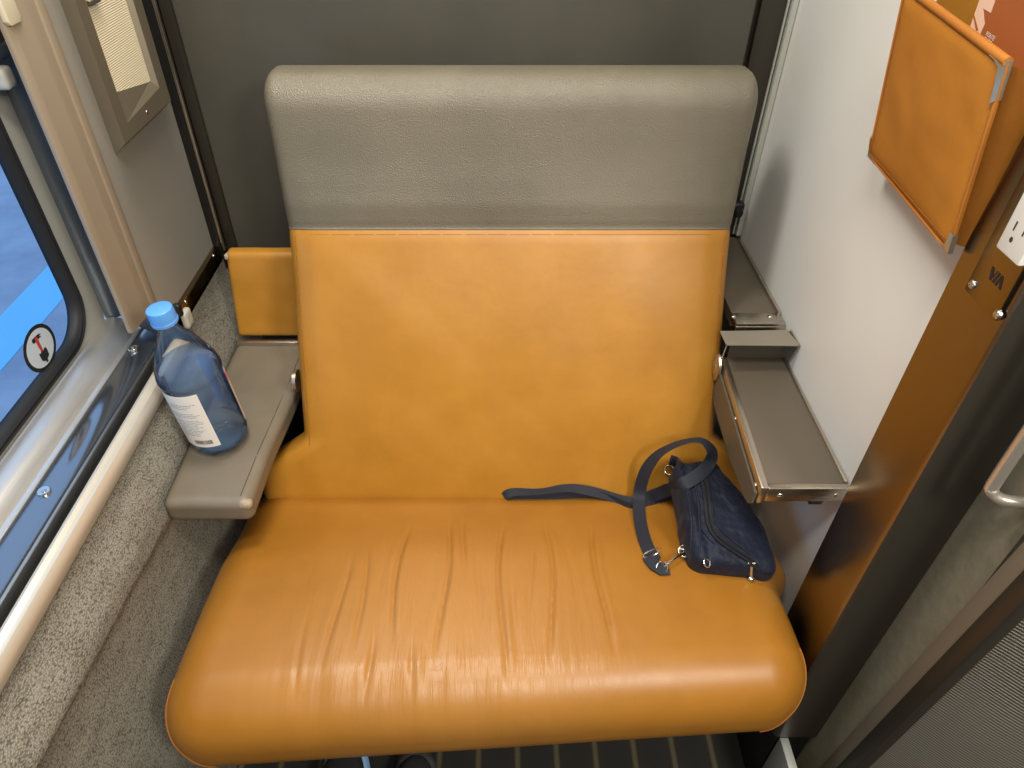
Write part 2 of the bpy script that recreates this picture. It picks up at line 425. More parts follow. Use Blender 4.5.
# sill, glossy ledge strip and round rail under the window
pr = [(-.712, .60), (-.712, .694), (-.688, .696), (-.672, .694), (-.660, .690), (-.653, .682), (-.648, .677), (-.642, .677), (-.637, .682), (-.633, .684), (-.633, .60)]
struct(obj('trim_5', sheet(pr, 'y', YF, 1.03), M['sill']))
lg = struct(bpy.data.objects.new('trim_6', None)); C.objects.link(lg); lg.location = (-.61, .4, .68)
obj('ledge_strip', box(-.633, -.590, YF, 1.018, .655, .683, .002), M['ledge'], lg)
obj('ledge_lip', box(-.590, -.584, YF, 1.018, .64, .682, .002), M['steel'], lg)
obj('ledge_gap', box(-.584, -.570, YF, 1.018, .63, .650), M['black'], lg, smooth=False)
pr = [(-.570, .60), (-.570, .676), (-.568, .681), (-.563, .683), (-.558, .681), (-.556, .680), (-.551, .680), (-.5475, .675), (-.546, .667), (-.547, .657), (-.551, .648), (-.558, .645)]
struct(obj('trim_7', sheet(pr, 'y', YF, .995), simple('beige_rail', lin(214, 204, 186), .32, .35)))
for (u, v) in ((133, 348.5), (44, 491.5)):
    p = at(u, v, Z=.684)
    t = thing('snap_button', 'chrome press stud on dark window ledge, ' + ('next to the blue bottle cap' if u > 100 else 'the one nearest the camera'), 'snap', p, 'press studs on the window ledge')
    b_ = lathe([(0, .0012), (.004, .0014), (.0062, .0022), (.0078, .0022), (.0086, .001), (.0086, -.001)], 24)
    bmesh.ops.transform(b_, matrix=Matrix.Translation(p), verts=b_.verts); obj('stud_ring', b_, M['chrome'], t)
    b_ = lathe([(0, .0030), (.0025, .0028), (.0034, .0012), (.0034, .0008)], 20)
    bmesh.ops.transform(b_, matrix=Matrix.Translation(p), verts=b_.verts); obj('stud_cap', b_, M['screw'], t)

# carpeted lower left wall with a crease
def cz0(y): return .527+.10*(.711-y) + .006*noise.noise(Vector((y*6, 0, 3)))
zs = [0, .1, .2, .3, .36, .40, .44, .47, .49, .50, .51, .52, .53, .54, .545, .55, .555, .56, .565, .57, .575, .58, .585, .59, .60, .61, .62, .64, .66, .68]
bm = bmesh.new(); rows = []
ys = [YF+(YB-YF)*i/90 for i in range(91)]
for y in ys:
    r = []
    for z in zs:
        x = -.525 - .030*ss(.57, .645, z)
        if y > .995: x = -.525 - .038*ss(.54, .66, z)
        z0 = cz0(y)
        if True:
            d = z-z0
            x += ss(1.05, .85, y)*(.007*ss(-.003, .004, d)*ss(.07, .0, d) + .030*ss(-.0, -.30, d))
        x += .0012*noise.noise(Vector((1, y*14, z*10)))
        r.append(bm.verts.new((x, y, z)))
    rows.append(r)
for A, B in zip(rows, rows[1:]):
    for j in range(len(zs)-1): bm.faces.new((A[j], B[j], B[j+1], A[j+1]))
struct(obj('trim_8', bm, M['carpet'], sharp=80))
# reflective kick rail beneath the metal panel
kr = struct(bpy.data.objects.new('trim_9', None)); C.objects.link(kr); kr.location = (-.57, 1.1, .67)
obj('kick_rail', box(XL-.002, -.566, .975, YB, .636, .708, .002), brushed('dark_mirror_rail', lin(150, 125, 95), .16), kr)
for u, v in ((186, 302), (214, 256)):
    disc_screw('screw', at(u, v, X=-.566), (1, 0, 0), .0045, kr)
# rear left corner trim
ct = struct(bpy.data.objects.new('trim_10', None)); C.objects.link(ct); ct.location = (-.56, 1.27, .9)
obj('corner_strip', box(XL, -.556, 1.262, YB, .66, ZC, .001), M['black'], ct)
obj('corner_bead', box(-.558, -.552, 1.258, 1.266, .70, ZC, .002), M['steel'], ct)
obj('corner_stile', box(-.552, -.530, 1.268, YB, .60, ZC, .001), M['dark_trim'], ct)
disc_screw('screw', at(207, 213, X=-.572), (1, 0, 0), .0045, ct)
# big dark panel on the back wall (folded bunk front)
pl = (-.528, .418)
bm = box(pl[0], pl[1], 1.258, YB+.01, .30, ZC, .006, 3)
t = tag(obj('bunk_panel', bm, M['dark_panel']), 'large dark charcoal panel on the back wall behind the seat headrest', 'panel')
# right rear stile + aluminium strip
st = struct(bpy.data.objects.new('trim_11', None)); C.objects.link(st); st.location = (.45, 1.27, 1)
obj('stile_panel', box(.428, .472, 1.266, YB, .735, 1.335, .001), M['dark_trim'], st)
obj('stile_cap', box(.428, .472, 1.268, YB, 1.34, ZC, .001), M['dark_trim'], st)
obj('aluminium_strip', box(.474, .484, 1.255, YB, .735, ZC, .0015), M['alu'], st)
obj('aluminium_strip', box(.469, .472, 1.262, YB, .735, ZC, .001), M['alu'], st)
for x in (.442, .462): disc_screw('screw', (x, 1.266, 1.337), (0, -1, 0), .003, st)
# black knob on the back wall
kb = at(737, 209, Y=1.25)
b_ = rbox((.012, .010, .016), (.007, .007, .007), (8, 8, 8), lambda p: p+kb)
lathe_b = lathe([(0, .012), (.007, .011), (.009, .004), (.009, 0)], 20)
bmesh.ops.transform(lathe_b, matrix=Matrix.Translation(kb-Vector((0, .008, 0))) @ Matrix.Rotation(PI/2, 4, 'X'), verts=lathe_b.verts)
kt = thing('latch_knob', 'small black latch knob on back wall right of headrest', 'knob', kb)
obj('latch_body', b_, M['black'], kt); obj('latch_dial', lathe_b, M['rubber'], kt)

# ---- door side: post, jamb, door, curtain
pr = [(XP, .607), (XP, .520), (XP+.0015, .514), (XP+.005, .510), (XP+.011, .508), (.526, .508), (.526, .607)]
struct(obj('trim_12', prism(pr, 'z', .215, ZC), M['post'])).data.materials.append(M['jamb'])
o = bpy.data.objects['trim_12']
for p in o.data.polygons:
    if p.normal.y < -.30: p.material_index = 1
struct(obj('trim_13', box(XP+.012, .526, .515, .607, 0, .212, .002), M['black']))
struct(obj('trim_4', box(.470, .485, .44, .512, 0, .205, .002), M['alu']))
dr = struct(bpy.data.objects.new('door_1', None)); C.objects.link(dr); dr.location = (.53, .46, 0)
obj('door_panel', box(.528, .545, .44, .520, 0, ZC), M['door'], dr, smooth=False)
def tilt(bm, k=.055, zc=.5):
    for v in bm.verts: v.co.y += -k*(v.co.z-zc)
    return bm
obj('door_edge', tilt(box(.524, .545, .425, .452, .0, 2.1, .003)), M['door_edge'], dr)
obj('door_stile', tilt(box(.5215, .545, .407, .430, .0, 2.1, .002)), M['jamb'], dr)
# handle
h0 = at(988, 492, X=.488)
hp = [Vector((.530, h0.y-.001, h0.z+.26)), Vector((.500, h0.y-.001, h0.z+.26)), Vector((.490, h0.y, h0.z+.245)), Vector((.488, h0.y, h0.z+.12)), Vector((.488, h0.y, h0.z+.018)), Vector((.489, h0.y-.002, h0.z+.004)), Vector((.496, h0.y-.006, h0.z-.002)), Vector((.510, h0.y-.010, h0.z-.003)), Vector((.532, h0.y-.012, h0.z-.003))]
obj('door_handle', tube(catmull(hp, 8), .0064, 14), simple('satin_handle', lin(222, 214, 200), .28, .8), dr)
# curtain
cp = catmull([(.526, .428, 0), (.546, .410, 0), (.585, .372, 0), (.64, .330, 0), (.70, .300, 0), (.75, .255, 0), (.83, .215, 0), (.90, .15, 0)], 8)
bm = bmesh.new(); rows = []
for z in [i*.05 for i in range(43)]:
    rows.append([bm.verts.new((p.x, p.y-.055*(z-.3), z+.02)) for p in cp])
for A, B in zip(rows, rows[1:]):
    for j in range(len(cp)-1): bm.faces.new((A[j], A[j+1], B[j+1], B[j]))
bmesh.ops.solidify(bm, geom=list(bm.faces), thickness=.003)
cu = thing('curtain', 'ribbed grey fabric curtain in the doorway at lower right', 'curtain', (.64, .33, .02))
obj('curtain_cloth', bm, M['curtain'], cu)
obj('hem_edge', tube([(.5245, .4295-.055*(z-.3), z+.02) for z in [i*.1 for i in range(22)]], .003, 8), M['label_beige'], cu)

# ================================================================== TRAIN SEAT
seat = thing('train_seat', 'wide orange leather train seat with grey headrest', 'seat', (0, .65, 0))
SX0, SX1 = -.462, .447
SXC, SHX = (SX0+SX1)/2, (SX1-SX0)/2
creases = [(-.150, .52, .73, .0036), (-.082, .50, .75, .0033), (-.055, .64, .76, .0026), (.006, .46, .74, .0036), (.078, .49, .745, .0030), (.050, .56, .70, .0018), (.155, .50, .74, .0030), (-.205, .52, .68, .0024), (-.235, .50, .66, .0022), (-.030, .54, .66, .0015), (.028, .50, .62, .0015), (.110, .55, .70, .0014), (-.180, .45, .53, .0028), (-.115, .45, .52, .0026), (-.270, .46, .56, .0014)]
def seat_fn(p):
    x, y, z = p; y += .04
    X = SXC + x; Y = .625 + y; top = ss(-.02, .06, z)
    fr = ss(.12, -.21, y)              # 0 rear .. 1 front
    X += .002*(1-fr)*(-1 if x > 0 else 1)*ss(.2, .45, abs(x))
    Zo = .392 + z + .030*ss(.20, -.14, y)
    Zo += top*(.010*math.exp(-((y-.03)/.16)**2)*math.exp(-(x/.33)**4))
    X += .026*ss(.605, .665, Y)*ss(.25, .44, x)
    Zo -= .024*ss(.66, .81, Y) + .02*ss(.80, .86, Y)
    # sat-in dip
    Zo -= top*.010*math.exp(-((y-.06)/.10)**2)*math.exp(-((x+.04)/.22)**2)
    for cx, y0, y1, a in creases:
        w = ss(y0-.03, y0+.05, Y)*ss(y1+.03, y1-.05, Y)
        dx = X - cx - .006*math.sin(Y*17+cx*40) - (.05*cx)*(Y-.6)
        Zo -= top*w*a*(math.exp(-(dx/.0036)**2) - .55*math.exp(-((dx-.009)/.006)**2) - .3*math.exp(-((dx+.010)/.008)**2))
    Zo += top*.0022*noise.noise(Vector((X*26, Y*5, 1)))*math.exp(-((X+.06)/.2)**2)*ss(.74, .62, Y)*1.3
    Zo += top*.0012*noise.noise(Vector((X*70, Y*9, 5)))*math.exp(-((X+.07)/.18)**2)*ss(.66, .55, Y)
    # front is a little skewed: the left end comes further forward
    Y += fr*(.062*X + .004)
    return Vector((X, Y, Zo))
SH = (SHX, .255, .082)
bm = rbox(SH, (.075, .080, .076), (430, 150, 24), seat_fn)
seat_bvh = BVHTree.FromBMesh(bm)
obj('seat_cushion', bm, None, seat)
cush = bpy.data.objects['seat_cushion']
# seat leather: worn lighter centre with darker creases and dry cracks
k = NT('worn_orange_leather'); v = k.coord()
base = k.ramp(k.noise(v, 7, 5, .6), [(.25, lin(148, 97, 27)), (.75, lin(168, 113, 39))])
sep = k.n('ShaderNodeSeparateXYZ'); k.l(v, sep.inputs[0])
def gaus(sock, c, w):
    s1 = k.n('ShaderNodeMath', operation='SUBTRACT'); k.l(sock, s1.inputs[0]); s1.inputs[1].default_value = c
    s2 = k.n('ShaderNodeMath', operation='DIVIDE'); k.l(s1.outputs[0], s2.inputs[0]); s2.inputs[1].default_value = w
    s3 = k.n('ShaderNodeMath', operation='POWER'); ab = k.n('ShaderNodeMath', operation='ABSOLUTE'); k.l(s2.outputs[0], ab.inputs[0]); k.l(ab.outputs[0], s3.inputs[0]); s3.inputs[1].default_value = 2.4
    s4 = k.n('ShaderNodeMath', operation='MULTIPLY'); k.l(s3.outputs[0], s4.inputs[0]); s4.inputs[1].default_value = -1
    s5 = k.n('ShaderNodeMath', operation='EXPONENT'); k.l(s4.outputs[0], s5.inputs[0]); return s5.outputs[0]
def mul(a, b):
    m = k.n('ShaderNodeMath', operation='MULTIPLY'); k.l(a, m.inputs[0])
    if isinstance(b, (int, float)): m.inputs[1].default_value = b
    else: k.l(b, m.inputs[1])
    return m.outputs[0]
# object origin lies at the seat empty (0,.65,0) plus identity offset -> coords are world here
wm = mul(gaus(sep.outputs['X'], -.06, .20), gaus(sep.outputs['Y'], .56, .14))
mixc = k.n('ShaderNodeMixRGB'); mixc.inputs['Color2'].default_value = lin(182, 132, 76)
k.l(mul(wm, .75), mixc.inputs['Fac']); k.l(base, mixc.inputs['Color1'])
crk = k.n('ShaderNodeTexVoronoi', feature='DISTANCE_TO_EDGE'); crk.inputs['Scale'].default_value = 26
k.l(k.coord((1, 2.2, 1)), crk.inputs['Vector'])
cm = k.n('ShaderNodeMapRange'); cm.inputs['From Min'].default_value = 0; cm.inputs['From Max'].default_value = .012; cm.inputs['To Min'].default_value = .5; cm.inputs['To Max'].default_value = 0
k.l(crk.outputs['Distance'], cm.inputs['Value'])
fw = mul(gaus(sep.outputs['X'], -.05, .22), gaus(sep.outputs['Y'], .475, .03))
mix2 = k.n('ShaderNodeMixRGB'); mix2.inputs['Color2'].default_value = lin(120, 74, 28); k.l(mul(cm.outputs[0], fw), mix2.inputs['Fac']); k.l(mixc.outputs[0], mix2.inputs['Color1'])
k.l(mix2.outputs[0], k.b.inputs['Base Color'])
rr = k.n('ShaderNodeMapRange'); rr.inputs['To Min'].default_value = .32; rr.inputs['To Max'].default_value = .46
k.l(k.noise(v, 30, 4), rr.inputs['Value'])
rs = k.n('ShaderNodeMath', operation='SUBTRACT'); k.l(rr.outputs[0], rs.inputs[0]); k.l(mul(fw, .05), rs.inputs[1]); k.l(rs.outputs[0], k.b.inputs['Roughness'])
vo = k.n('ShaderNodeTexVoronoi'); vo.inputs['Scale'].default_value = 1000; k.l(v, vo.inputs['Vector'])
p = k.bump(vo.outputs['Distance'], .07, .0012)
st2 = k.noise(k.coord((60, 6, 6)), 2.2, 4, .6)
p = k.bump(mul(st2, wm), .35, .006, p)
k.bump(mul(cm.outputs[0], fw), -.3, .002, p)
cush.data.materials.append(k.m)
for p in cush.data.polygons: p.use_smooth = True
# stitched seams round the front corners of the cushion
for s in (-1, 1):
    pts = []
    for i in range(26):
        a = i/25
        q = Vector((s*(SHX-.075+.062*a), -SH[1]+.010+.075*a*a, -.03+.085*a**1.3))
        # project to the soft box surface
        c0 = Vector([max(-(SH[j]-(.075, .08, .076)[j]), min(SH[j]-(.075, .08, .076)[j], q[j])) for j in range(3)])
        d = Vector([(q[j]-c0[j])/(.075, .08, .076)[j] for j in range(3)]); d = d/(d.length or 1)
        sp = Vector([c0[j]+d[j]*((.075, .08, .076)[j]+.0004) for j in range(3)])
        pts.append(seat_fn(sp))
    obj('seam', tube(pts, .0013, 6), M['tan_thread'], cush)
# base under the cushion
obj('seat_base', box(-.42, .40, .63, .95, 0, .315, .01), M['black'], seat)

# backrest: soft slab bent along a reclined curve, split at the seam
curve = [Vector((0, .812, .405)), Vector((0, .930, .655)), Vector((0, 1.033, .866)), Vector((0, 1.058, .950)), Vector((0, 1.068, 1.03)), Vector((0, 1.074, 1.13))]
cc = catmull(curve, 24)
cum = [0]
for a_, b_ in zip(cc, cc[1:]): cum.append(cum[-1]+(b_-a_).length)
def on_curve(s):
    s = max(0, min(cum[-1]-1e-6, s))
    for i in range(len(cc)-1):
        if cum[i+1] >= s:
            t = (s-cum[i])/(cum[i+1]-cum[i]); P = cc[i].lerp(cc[i+1], t)
            break
    a_, b_ = cc[max(0, i-6)], cc[min(len(cc)-1, i+7)]
    T = (b_-a_).normalized(); return P, Vector((0, T.z, -T.y))
SEAM = cum[48]
BL = SEAM + .234                    # total slab length
BXL, BXR = -.300, .330              # half widths set per height below
TH = .10
NZ = 90
def back_fn(p):
    x, y, z = p
    s = z + BL/2
    P, N = on_curve(s)
    wx = .368 + .008*ss(SEAM-.1, BL, s) + .085*ss(.160, .085, s)
    X = .0195 + x/.35*wx
    edge = ss(.352, .30, abs(x))
    front = 1 if y < 0 else 0
    d = y + TH/2 - .012*edge*math.sin(PI*min(1, max(0, s/BL)))*front
    # headrest bulge and seam dip
    if front:
        if s > SEAM: d -= .010*ss(SEAM, SEAM+.05, s)
        d += .004*math.exp(-((s-SEAM)/.006)**2)
        dg = (X+.20)*.72 - (SEAM-.08-s)*.74
        d -= .0035*edge*.55*ss(-.03, .03, -dg)*ss(0, .1, s)*ss(SEAM, SEAM-.05, s)
        d += .0025*edge*noise.noise(Vector((X*7, s*7, 2)))
        d += .004*ss(.15, .09, s)*ss(.33, .38, abs(x)*wx/.35)      # wings at the foot sit further back
    return Vector((X, P.y+N.y*d, P.z+N.z*d))
# shift grid row onto the seam
zi = round(SEAM/BL*NZ)
def zadj(p):
    return back_fn(p)
bm = rbox((.35, TH/2, BL/2), (.022, .046, .048), (120, 14, NZ), zadj)
back_bvh = BVHTree.FromBMesh(bm)
full = bmesh.new(); me = bpy.data.meshes.new('tmpb'); bm.to_mesh(me)
def seam_s(c):
    # arc position nearest to a point
    best = min(range(len(cc)), key=lambda i: (Vector((0, c.y, c.z))-cc[i]).length); return cum[best]
def keep(upper):
    b = bmesh.new(); b.from_mesh(me)
    # cut with the plane through the seam perpendicular to the curve
    P, N = on_curve(SEAM); T = Vector((0, -N.z, N.y))
    bmesh.ops.bisect_plane(b, geom=list(b.verts)+list(b.edges)+list(b.faces), plane_co=P, plane_no=T, clear_inner=upper, clear_outer=not upper)
    return b
backrest = obj('backrest', keep(False), M['orange'], seat, sharp=80)
headrest = obj('headrest', keep(True), M['grey_leather'], seat, sharp=80)
bm.free()
def surf(u_x, s, off=0):
    P, N = on_curve(s)
    d = BVHTree.ray_cast(back_bvh, Vector((u_x, P.y, P.z))-N*.2, N)
    return (d[0] if d[0] else Vector((u_x, P.y, P.z))) - N*off
xs = [-.343+i*(.722)/60 for i in range(61)]
obj('headrest_seam', tube([surf(x, SEAM+.002, -.0002) for x in xs], .0022, 6), M['grey_leather'], headrest)
def stitches(path, name, parent, mat, gap=.0045, ln=.0032, r=.0006):
    bm = bmesh.new(); acc = 0
    for a_, b_ in zip(path, path[1:]):
        L = (b_-a_).length; pos = (-acc) % gap
        while pos + ln < L:
            p0 = a_.lerp(b_, pos/L); p1 = a_.lerp(b_, (pos+ln)/L); tube([p0, p1], r, 4, bm=bm); pos += gap
        acc = (acc + L) % gap
    return obj(name, bm, mat, parent)
stitches([surf(x, SEAM-.007, .0003) for x in xs[::3]], 'stitching', backrest, M['tan_thread'])
for x0 in (-.330, .369):
    stitches([surf(x0, s, .0004) for s in [SEAM-.01-(SEAM-.15)*i/12 for i in range(13)]], 'stitching', backrest, M['tan_thread'])
for sx in (-1, 1):       # round recline hinges beside the back
    hx = .0195+sx*(.384 if sx > 0 else .376)
    P, N = on_curve(.235)
    b_ = lathe([(0, .006), (.008, .006), (.010, .004), (.018, .004), (.020, .002), (.020, -.004)], 28, caps=True)
    bmesh.ops.transform(b_, matrix=Matrix.Translation((hx, P.y+.035, P.z+.0)) @ Matrix.Rotation(PI/2*sx, 4, 'Y'), verts=b_.verts)
    obj('recline_hinge', b_, M['steel'], seat)

# ================================================================== LEFT SIDE
# padded armrest
ar = thing('armrest', 'padded taupe leather armrest with water bottle standing on it', 'armrest', (-.455, .88, .545))
AH = (.061, .206, .023)
def arm_fn(p):
    x, y, z = p
    X = -.455+x*(1+.03*ss(.2, -.2, y)) + (x/.061*.5+.5)*(.010+.018*ss(-.2, .2, y)); Y = .905+y; Z = .557+z
    if z > 0: Z += .0015*noise.noise(Vector((X*18, Y*14, 0)))
    X += .002*noise.noise(Vector((Y*9, Z*9, 4)))
    return Vector((X, Y, Z))
AR = (.013, .014, .013)
bm = rbox(AH, AR, (28, 70, 14), arm_fn); arm_bvh = BVHTree.FromBMesh(bm)
pad = obj('pad', bm, M['arm_leather'], ar)
def drop(bvh, x, y, z0=2., off=0):
    h = bvh.ray_cast(Vector((x, y, z0)), Vector((0, 0, -1))); return (h[0] if h[0] else Vector((x, y, 0)))+Vector((0, 0, off))
stitches([drop(arm_bvh, -.455+.057+.016*ss(.70, 1.1, y), y, off=.0003) for y in (.715, .80, .90, 1.0, 1.1)], 'stitching', pad, M['thread'], .0042, .0032, .0007)
bm = bmesh.new()
def worn_pt(p): return arm_fn(p)
bm = rbox((.0105, .0075, .0085), (.0095, .007, .008), (8, 8, 8), lambda p: Vector((-.455+.0655, .7065, .571))+p+Vector((.0012*noise.noise(p*300), .001*noise.noise(p*260), .001*noise.noise(p*310))))
obj('worn_corner', bm, M['worn'], pad)['label'] = 'scuffed pale corner'
obj('rear_lip', box(-.512, -.392, 1.098, 1.112, .572, .588, .002), M['steel'], ar)
obj('support_bracket', box(-.50, -.42, .98, 1.10, .40, .52, .004), M['black'], ar)
# orange upright panel behind the armrest
def pan_fn(p):
    x, y, z = p; Z = .675+z; k_ = (Z-.59)/.17
    Y = 1.125+.035*k_+y; X = -.420+x*(1-.02*k_) + .004*k_
    Y += .0015*noise.noise(Vector((X*20, Z*20, 7)))
    return Vector((X, Y, Z))
sp = thing('side_panel', 'small upright orange leather panel behind the padded armrest', 'panel', (-.42, 1.13, .59))
spb = obj('panel_pad', rbox((.092, .014, .084), (.008, .010, .008), (40, 8, 40), pan_fn), M['orange'], sp)
obj('torn_corner', rbox((.004, .006, .006), (.003, .004, .004), (6, 6, 6), lambda p: Vector((-.503, 1.146, .752))+p+Vector((.002*noise.noise(p*400), 0, .002*noise.noise(p*300)))), M['worn'], sp)['label'] = 'frayed pale corner'

# ---- water bottle (leans slightly towards the window)
B0 = Vector((-.4625, .838, .5850)); BT = Vector((-.478, .822, .853)); 
bz = (BT-B0); BHT = bz.length
BM = Matrix.Translation(B0) @ bz.normalized().to_track_quat('Z', 'X').to_matrix().to_4x4()
# canonical frame: make local +Y face away from the camera
loc_q = bz.normalized(); yax = Vector((0, 1, 0)); yax = (yax-loc_q*yax.dot(loc_q)).normalized(); xax = yax.cross(loc_q)
BM = Matrix((( xax.x, yax.x, loc_q.x, B0.x), (xax.y, yax.y, loc_q.y, B0.y), (xax.z, yax.z, loc_q.z, B0.z), (0, 0, 0, 1)))
bot = thing('water_bottle', 'clear plastic water bottle with blue cap on the armrest', 'bottle', B0)
BR = .0475
body_prof = [(.0, .006), (.018, .006), (.030, .001), (.040, .0), (.0445, .004), (BR-.0005, .012), (BR, .022), (BR-.002, .026), (BR-.002, .030), (BR-.002, .142), (BR-.0015, .145), (BR+.001, .149), (BR+.0015, .154), (BR, .160), (BR-.001, .166), (BR-.004, .176), (BR-.010, .190), (.030, .207), (.0225, .220), (.0165, .230), (.0140, .236), (.0140, .244), (.0175, .245), (.0175, .2475), (.0140, .249), (.0135, .262)]
def petal(bm):
    for v in bm.verts:
        r = math.hypot(v.co.x, v.co.y); a = math.atan2(v.co.y, v.co.x)
        if v.co.z < .024 and r > .01: 
            s = 1-.06*abs(math.sin(4*a))*ss(.024, .004, v.co.z); v.co.x *= s; v.co.y *= s
        if .025 < v.co.z < .143: 
            s = 1-.006*abs(math.sin(6*a)); v.co.x *= s; v.co.y *= s
    return bm
def put(bm): bmesh.ops.transform(bm, matrix=BM, verts=bm.verts); return bm
obj('bottle_body', put(petal(lathe(body_prof, 64))), M['pet'], bot)
wl = .168
wp = [(0, .0075)]+[(max(0, r-.0016), z+.0012) for r, z in body_prof[1:] if z < wl-.004]
wp += [(BR-.0030, wl), (0.02, wl+.0002), (0, wl+.0002)]
wb = petal(lathe(wp, 64)); 
# keep the water surface level although the bottle leans
for v in wb.verts:
    if v.co.z > wl-.003: v.co.z += -(loc_q.x*v.co.dot(Vector((1, 0, 0)))*xax.x/loc_q.z + loc_q.y*v.co.y/loc_q.z)
obj('water', put(wb), M['water'], bot)
capb = lathe([(.0, .272), (.0150, .272), (.0178, .2705), (.0186, .267), (.0186, .252), (.0192, .2515), (.0192, .2475), (.0170, .2475)], 72)
for v in capb.verts:
    a = math.atan2(v.co.y, v.co.x); r = math.hypot(v.co.x, v.co.y)
    if r > .0178 and .251 < v.co.z < .269: s = 1+.012*math.cos(36*a); v.co.x *= s; v.co.y *= s
obj('cap', put(capb), M['cap'], bot)
def wrap(a0, a1, z0, z1, r, n=18):
    bm = bmesh.new(); rows = []
    for i in range(n+1):
        a = math.radians(a0+(a1-a0)*i/n)
        rows.append((bm.verts.new((r*math.cos(a), r*math.sin(a), z0)), bm.verts.new((r*math.cos(a), r*math.sin(a), z1))))
    for A, B in zip(rows, rows[1:]): bm.faces.new((A[0], B[0], B[1], A[1]))
    return bm
RL = BR+.0003
LZ0, LZ1 = .029, .142
lab = obj('back_label', put(wrap(178, 296, LZ0, LZ1, RL, 30)), M['paper'], bot); lab['label'] = 'white paper label with small print'
# rows of small grey print and a bar code on the label
lines = bmesh.new(); rr_ = random.Random(2)
for i in range(19):
    z = .122-i*.0037
    if i in (3, 4, 8): continue
    a = 232+rr_.random()*3; end = 268+rr_.random()*18
    while a < end:
        L = 2+rr_.random()*5; join(lines, wrap(a, min(end, a+L), z, z+.0012, RL+.0002, 3)); a += L+1.2
obj('small_print', put(lines), M['print_grey'], lab)
bars = bmesh.new(); a = 250
while a < 284:
    w = .5+rr_.random()*1.1; join(bars, wrap(a, a+w, .036, .045, RL+.0002, 2)); a += w+.45+rr_.random()*.8
obj('bar_code', put(bars), M['black_ink'], lab)
fl = obj('front_label', put(wrap(12, 100, LZ0, LZ1+.002, RL)), M['label_beige'], bot); fl['label'] = 'pale front label turned to the right'
obj('label_reverse', put(wrap(14, 99, LZ0+.012, LZ1+.001, RL-.0009)), M['label_blue'], fl)
obj('pink_mark', put(wrap(11, 40, .118, .134, RL+.0003)), M['label_pink'], fl)

# ---- wall lamp
lx, lf = XL, -.545
wlp = thing('wall_lamp', 'recessed reading lamp in bronze housing on the upper left wall', 'lamp', (XL, 1.1, 1.02))
bm = bmesh.new()
y0b, y1b, zb = 1.030, 1.205, .992; y0f, y1f, zf = 1.008, 1.196, 1.018
oy0, oy1, oz = 1.034, 1.168, 1.046; ZT = 1.62
def V(x, y, z): return bm.verts.new((x, y, z))
Bk = [V(lx, y0b, ZT), V(lx, y0b, zb), V(lx, y1b, zb), V(lx, y1b, ZT)]
Fr = [V(lf, y0f, ZT-.02), V(lf, y0f, zf), V(lf, y1f, zf), V(lf, y1f, ZT-.02)]
Op = [V(lf, oy0, ZT-.05), V(lf, oy0, 1.039), V(lf, oy1, 1.047), V(lf, oy1, ZT-.05)]
dz0 = 1.068
In = [V(-.554, 1.044, ZT-.07), V(-.554, 1.044, 1.081), V(-.554, 1.163, 1.060), V(-.554, 1.163, ZT-.07)]
for A, B in ((Bk, Fr), (Fr, Op), (Op, In)):
    for i in range(4): bm.faces.new((A[i], A[(i+1) % 4], B[(i+1) % 4], B[i]))
hs = obj('housing', bm, M['lamp_housing'], wlp, smooth=False)
hs.data.materials.append(M['lamp_dark'])
for p in hs.data.polygons:
    if p.normal.x > .9: p.material_index = 1
obj('diffuser', prism([(1.042, ZT-.07), (1.042, 1.079), (1.165, 1.058), (1.165, ZT-.07)], 'x', -.560, -.5535), M['diffuser'], wlp, smooth=False)
obj('diffuser_clip', box(-.5535, -.546, 1.046, 1.076, 1.190, 1.197, .001), M['chrome'], wlp)
disc_screw('screw', at(147, 112, X=lf), (1, 0, 0), .003, wlp)

# cream plate on the window reveal
pA = at(20, 19, Y=1.002); pB = at(8, 28, Y=1.004)
bm = prism([(.901, 1.30), (.901, 1.204), (.905, 1.199), (.926, 1.199), (.930, 1.204), (.930, 1.30)], 'x', -.581, XL+.0025, .0008)
tag(obj('switch_plate', bm, M['cream']), 'small cream plastic plate on window reveal at top left', 'plate')
# blind bar near the top of the window
bl = thing('window_blind', 'rolled window blind with grey bottom bar at top of window', 'blind', (-.665, .4, 1.15))
obj('blind_cloth', box(-.668, -.665, -.4, 1.02, 1.15, 1.9), M['lamp_dark'], bl, smooth=False)
obj('bottom_bar', tube([(-.664, -.4, 1.145), (-.664, 1.03, 1.145)], .010, 14), M['channel'], bl)
obj('bar_end', rbox((.012, .012, .014), (.006, .006, .006), (6, 6, 6), lambda p: p+Vector((-.660, .975, 1.120))), M['cream_frame'], bl)
# cream hook by the bottle cap
hk = thing('curtain_hook', 'small cream and black clip on the wall beside bottle cap', 'hook', (-.556, .985, .70))
obj('hook_plate', rbox((.006, .013, .017), (.004, .005, .006), (6, 8, 8), lambda p: p+at(187, 318, X=-.556)), M['cream_frame'], hk)
obj('hook_pin', rbox((.007, .006, .013), (.005, .005, .005), (6, 6, 6), lambda p: p+at(178, 310, X=-.552)), M['black'], hk)
# hammer sticker on the glass
sc = at(40, 348, X=XG-.009); U = Vector((0, 1, 0)); Vv = Vector((0, 0, 1)); U = -U
skt = thing('hammer_sticker', 'oval emergency hammer sticker on the window glass', 'sticker', sc)
ell = lambda a, b, n=48: [(a*math.cos(2*PI*i/n), b*math.sin(2*PI*i/n)) for i in range(n)]
